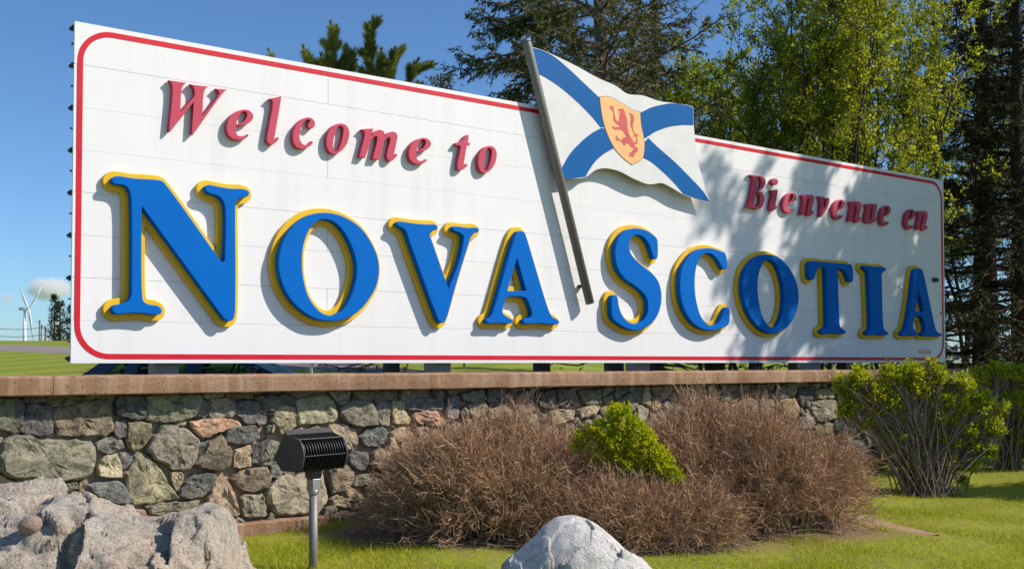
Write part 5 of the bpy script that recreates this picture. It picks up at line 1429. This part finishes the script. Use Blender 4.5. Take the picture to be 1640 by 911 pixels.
# ------------------------------------------------------------------ twiggy brown shrubs
def twiggy(cx, cy, rx, ry, H, n_main, seed, label):
    rg = np.random.default_rng(seed); g = float(hgt(cx, cy)); root = empty('bare_shrub', (cx, cy, g)); tag(root, label, 'shrub', 'brown twiggy shrubs')
    # main stems fan out of the ground
    az = rg.uniform(0, 2 * np.pi, n_main); u = rg.uniform(0, 1, n_main) ** .55
    tip = np.stack([np.cos(az) * u * rx, np.sin(az) * u * ry, H * np.sqrt(np.maximum(.015, 1 - u ** 2.2)) * rg.uniform(.72, 1.0, n_main)], 1)
    bump = np.array([noise.noise(Vector((a[0] * 2.1 + seed, a[1] * 2.1, 0))) for a in tip]); tip[:, 2] *= 1 + .38 * bump; tip[:, :2] *= (1 + .22 * bump)[:, None]; tip[:, 2] = np.maximum(tip[:, 2], .06); tip *= np.where(rg.random(n_main) < .07, rg.uniform(1.04, 1.12, n_main), 1)[:, None]
    bs = np.stack([np.cos(az) * u * rx * .72, np.sin(az) * u * ry * .72, np.zeros(n_main)], 1) + rg.normal(size=(n_main, 3)) * np.array([.08, .08, 0])
    q = np.linspace(0, 1, 6)[:, None]
    MP = bs[:, None] + (tip - bs)[:, None] * q + np.array([0, 0, 1.0]) * (np.sin(q * np.pi) * .10 * H)
    MP[:, 1:] += np.cumsum(rg.normal(size=(n_main, 5, 3)) * .018, 1)
    main = strands(MP, np.interp(q[:, 0], [0, 1], [.0075, .0026])[None] * rg.uniform(.7, 1.3, (n_main, 1)), 4)
    # branching twigs
    k1 = 8; mi = np.repeat(np.arange(n_main), k1); t = rg.uniform(.15, 1, len(mi)) ** .6; p, d = path_at(MP[mi], t)
    out = unit(p * np.array([1 / rx ** 2, 1 / ry ** 2, .9 / H ** 2])); dv = unit(d * .8 + rg.normal(size=p.shape) * .62 + out * .45 + np.array([0, 0, .15])); l = rg.uniform(.10, .34, len(mi))
    q2 = np.linspace(0, 1, 4)[:, None]; SP2 = p[:, None] + dv[:, None] * (l[:, None, None] * q2); SP2[:, 1:] += np.cumsum(rg.normal(size=(len(mi), 3, 3)) * .014, 1)
    sec = ribbons(SP2, np.interp(q2[:, 0], [0, 1], [.0030, .0020])[None].repeat(len(mi), 0), rg)
    k2 = 7; si = np.repeat(np.arange(len(mi)), k2); t = rg.uniform(.2, 1, len(si)); p, d = path_at(SP2[si], t)
    dv = unit(d * .7 + rg.normal(size=p.shape) * .8 + unit(p) * .25); l = rg.uniform(.03, .15, len(si))
    q3 = np.linspace(0, 1, 3)[:, None]; TP = p[:, None] + dv[:, None] * (l[:, None, None] * np.array([[0.], [1.]]))
    ter = ribbons(TP, np.array([[.0018, .0012]]).repeat(len(si), 0), rg)
    o = obj_np('stems', *main, MAT['twig_base'], root); o['kind'] = 'stuff'
    o = obj_np('twigs', *merge([sec, ter]), MAT['twig'], root); o['kind'] = 'stuff'
    # dead litter and fallen canes round the foot
    n = 900; a = rg.uniform(0, 2 * np.pi, n); rr = rg.uniform(.4, 1.12, n); p = np.stack([np.cos(a) * rr * rx, np.sin(a) * rr * ry, np.full(n, .02)], 1); p[:, 2] += rg.uniform(0, .05, n)
    d = unit(np.stack([rg.normal(size=n), rg.normal(size=n) * .6, rg.normal(size=n) * .15], 1)); l = rg.uniform(.08, .35, n)
    LP = p[:, None] + d[:, None] * (l[:, None, None] * q3); LP[:, 1] += rg.normal(size=(n, 3)) * .015; LP[..., 2] = np.maximum(LP[..., 2], .012)
    o = obj_np('fallen_twigs', *strands(LP, np.full((n, 3), .003), 3), MAT['stem'], root); o['kind'] = 'stuff'
    return root
twiggy(XY(792, 10.65), 10.65, 1.20, 1.0, 1.03, 1300, 81, 'left brown twiggy shrub with bare branches before the wall')
twiggy(XY(1160, 11.2), 11.2, 1.40, 1.1, 1.12, 1500, 82, 'right and larger brown twiggy shrub with bare branches before the wall')
twiggy(XY(1000, 9.95), 9.95, 1.05, .50, .52, 600, 83, 'low brown twiggy shrub in front of the lime green one')
# bright leafy clump between them
def leaf_clump(px, py, Y, lobes, n, leaf, mat, label):
    rg = np.random.default_rng(91); c = at(px, py, Y); g = float(hgt(c[0], Y)); root = empty('leafy_shrub', (c[0], Y, g)); tag(root, label, 'shrub')
    P = []; D = []; stems = []
    for lx, ly, rxp, ryp, fr in lobes:
        o = at(lx, ly, Y) - np.array([c[0], Y, g]); k = int(n * fr); sc = Y / F_PX
        d = unit(rg.normal(size=(k, 3))); r_ = rg.uniform(.15, 1, k) ** .45
        lump = 1 + .28 * np.array([noise.noise(Vector(v * 2.3)) for v in d])
        p = o + d * (r_ * lump)[:, None] * np.array([rxp * sc, rxp * sc * .9, ryp * sc]); P.append(p); D.append(d)
        m_ = int(60 * fr) + 6; tip = o + unit(rg.normal(size=(m_, 3))) * np.array([rxp * sc, rxp * sc * .9, ryp * sc]) * .8
        b = np.array([o[0] * .4, 0, 0]) + rg.normal(size=(m_, 3)) * np.array([.06, .06, 0]); q = np.linspace(0, 1, 4)[:, None]
        SPt = b[:, None] + (tip - b)[:, None] * q; SPt[:, 1:3] += rg.normal(size=(m_, 2, 3)) * .03; stems.append(SPt)
    SPt = np.concatenate(stems); obj_np('stems', *strands(SPt, np.interp(np.linspace(0, 1, 4), [0, 1], [.006, .002])[None].repeat(len(SPt), 0), 4), MAT['twig_base'], root)['kind'] = 'stuff'
    # leaves grow in rosettes of five
    P = np.concatenate(P); D = np.concatenate(D); P = np.repeat(P, 5, 0); D = np.repeat(D, 5, 0)
    v = unit(D * .5 + rg.normal(size=P.shape) * .7 + np.array([0, 0, .35])); P = P + rg.normal(size=P.shape) * .008
    l = leaf * rg.uniform(.6, 1.25, len(P))
    crown_obj('crown', [leaves(P, v, l, l * .52, rg, .08, np.array([0, 0, 1.]))], MAT[mat], root)
LOB = [(985,662,16),(1000,682,26),(965,692,22),(1020,698,26),(990,715,30),(1040,727,28),(960,727,22),(1010,745,28),(1055,752,24),(1080,764,18),(930,702,14),(925,717,10),(945,692,12),(1030,767,18),(985,757,16),(1000,655,9),(1035,705,14),(1065,735,12)]
tot = sum(r_ * r_ for _, _, r_ in LOB)
leaf_clump(1000, 720, 10.1, [(x, y, r_ * 1.05, r_ * .95, r_ * r_ / tot) for x, y, r_ in LOB], 2300, .042, 'lime', 'lime green leafy shrub growing between the two brown shrubs')

# ------------------------------------------------------------------ green bushes at the right
def bush(px, Y, lobes, n, leaf, label, seed, stems_n=60):
    rg = np.random.default_rng(seed); X = XY(px, Y); g = float(hgt(X, Y)); root = empty('green_bush', (X, Y, g)); tag(root, label, 'bush', 'green bushes by the wall end')
    o = np.array([X, Y, g]); sc = Y / F_PX; SPs = []; P = []; D = []
    for lx, ly, rxp, ryp, fr in lobes:
        c = at(lx, ly, Y) - o; k = max(6, int(stems_n * fr)); tip = c + rg.normal(size=(k, 3)) * np.array([rxp, rxp * .8, ryp]) * sc * .5
        b = rg.normal(size=(k, 3)) * np.array([.16, .12, 0]); q = np.linspace(0, 1, 6)[:, None]
        T = b[:, None] + (tip - b)[:, None] * q; T[..., 2] += np.sin(q[:, 0] * np.pi) * .12; T[:, 1:] += np.cumsum(rg.normal(size=(k, 5, 3)) * .022, 1); SPs.append(T)
        # twigs near the tips with leaf tufts
        m_ = int(n * fr); ti = rg.integers(0, k, m_); t = rg.uniform(.5, 1.0, m_); p, d = path_at(T[ti], t)
        e = c + unit(rg.normal(size=(m_, 3))) * (rg.uniform(.05, 1.0, m_) ** .6)[:, None] * np.array([rxp, rxp * .9, ryp]) * sc
        lump = np.array([noise.noise(Vector(v * 2.6)) for v in e + o]); sel = lump > -.6; e, p, ti = e[sel], p[sel], ti[sel]; m_ = len(e)
        e = e * .88 + p * .12
        P.append(e); D.append(unit(e - p))
        W = np.stack([p, (p + e) / 2 + rg.normal(size=p.shape) * .03, e], 1); SPs.append(None); SPs[-1] = W
    six = np.concatenate([s for s in SPs if s.shape[1] == 6]); thr = np.concatenate([s for s in SPs if s.shape[1] == 3])
    obj_np('stems', *merge([strands(six, np.interp(np.linspace(0, 1, 6), [0, 1], [.010, .003])[None].repeat(len(six), 0), 5), strands(thr, np.array([[.0035, .003, .0018]]).repeat(len(thr), 0), 3)]), MAT['stem'], root)['kind'] = 'stuff'
    P = np.concatenate(P); D = np.concatenate(D); r = 8; P = np.repeat(P, r, 0); D = np.repeat(D, r, 0)
    P = P + rg.normal(size=P.shape) * .026; v = unit(D * .5 + rg.normal(size=P.shape) * .7 + np.array([0, 0, .3])); l = leaf * rg.uniform(.55, 1.25, len(P))
    crown_obj('crown', [leaves(P, v, l, l * .55, rg, .08, np.array([0, 0, 1.]))], MAT['bush'], root)
def lobes(L):
    tot = sum(r_ * r_ for _, _, r_ in L); return [(x, y, r_ * .98, r_ * .72, r_ * r_ / tot) for x, y, r_ in L]
bush(1478, 13.5, lobes([(1350,618,20),(1375,600,22),(1365,640,24),(1400,625,24),(1395,655,18),(1430,600,24),(1425,640,22),(1460,592,24),(1470,620,26),(1500,602,24),(1510,635,24),(1540,612,24),(1545,650,22),(1575,640,22),(1590,675,18),(1600,690,12),(1555,685,20),(1530,670,16),(1500,665,18),(1475,690,12),(1505,700,14),(1530,710,12),(1560,715,12),(1455,745,14),(1460,770,9),(1385,675,14),(1350,655,14),(1440,665,12),(1440,700,16),(1480,725,14),(1520,740,16),(1560,745,14),(1420,690,12),(1585,720,14),(1500,765,10),(1545,770,9),(1340,605,9),(1420,585,9),(1490,580,10),(1610,650,9)]), 3400, .054, 'large green bush with many bare stems before the right end of the wall', 101, 62)
bush(1610, 16.0, lobes([(1570,600,20),(1600,592,24),(1630,600,26),(1655,620,30),(1620,635,24),(1640,665,24),(1600,660,16),(1625,700,22),(1650,720,26),(1615,735,14),(1590,715,10)]), 2300, .056, 'green bush at the right edge of the view behind the larger one', 102, 70)
bush(1410, 16.6, [(1395, 745, 30, 14, .5), (1430, 715, 22, 22, .5)], 220, .045, 'low green sprout at the foot of the shaded wall', 103, 16)

# ------------------------------------------------------------------ grass
def grass():
    rg = np.random.default_rng(7)
    def scatter(x0, x1, y0, y1, n): return np.stack([rg.uniform(x0, x1, n), rg.uniform(y0, y1, n)], 1)
    P = np.concatenate([scatter(-3.0, -.2, 7.5, 12.2, 60000), scatter(0.5, 9.5, 8.0, 12.5, 150000), scatter(2, 11, 12.5, 18, 90000)])
    u = P[:, 0] / P[:, 1]; P = P[np.abs(u) < .53]
    w = (P[:, 0] - P0[0]) * NV[0] + (P[:, 1] - P0[1]) * NV[1]; s = (P[:, 0] - P0[0]) * DV[0] + (P[:, 1] - P0[1]) * DV[1]
    P = P[(w > 1.30) | (s > WALL_S1 + .2)]
    keep = np.ones(len(P), bool)
    nz = np.array([noise.noise(Vector((a * 1.3, b * 1.3, 0))) for a, b in P])
    for cx, cy, rx, ry in BARE:
        d = np.hypot((P[:, 0] - cx) / rx, (P[:, 1] - cy) / ry) + nz * .30
        keep &= rg.random(len(P)) < np.clip((d - .82) / .35, 0, 1)
    c2 = np.array([c_[:2] for c_ in cl])
    dist = np.full(len(P), 9.0)
    for a, b in zip(c2[:-1], c2[1:]):
        ab = b - a; t = np.clip(((P - a) @ ab) / (ab @ ab), 0, 1); dist = np.minimum(dist, np.hypot(*(P - a - t[:, None] * ab).T))
    keep &= rg.random(len(P)) < np.clip((dist + nz * .10 - .06) / .16, 0, 1)
    keep &= rg.random(len(P)) < np.clip(.78 + nz * .9, .25, 1)
    P = P[keep]; nz = nz[keep]
    z = hgt(P[:, 0], P[:, 1]); pos = np.stack([P[:, 0], P[:, 1], z - .01], 1)
    d = np.stack([rg.normal(size=len(P)) * .75, rg.normal(size=len(P)) * .75, np.ones(len(P))], 1)
    L = rg.uniform(.025, .060, len(P)) * (1 + .6 * nz)
    L = L * np.where(rg.random(len(P)) < .05 + .08 * (nz > .25), rg.uniform(1.4, 2.4, len(P)), 1)
    V, F = blades(pos, d, L, .0065, rg)
    m = M('grass_blades', .6, .12); r = m.island(); n = m.noise(1.1, 5, .65); dry = m.noise(3.5, 4, .7)
    c = m.mix(r, (.23, .30, .012), (.50, .52, .035))
    c = m.mix(m.ramp(n, [(.42, 0), (.66, .75)]), c, (.48, .45, .05))
    c = m.mix(m.ramp(dry, [(.54, 0), (.70, .75)]), c, (.50, .38, .15))
    m.leafy(c, .35, (1.1, 1.1, .5), .45)
    o = obj_np('grass', V, F, m.m); tag(o, 'short bright green lawn grass in front of the wall', 'grass', kind='stuff')
grass()
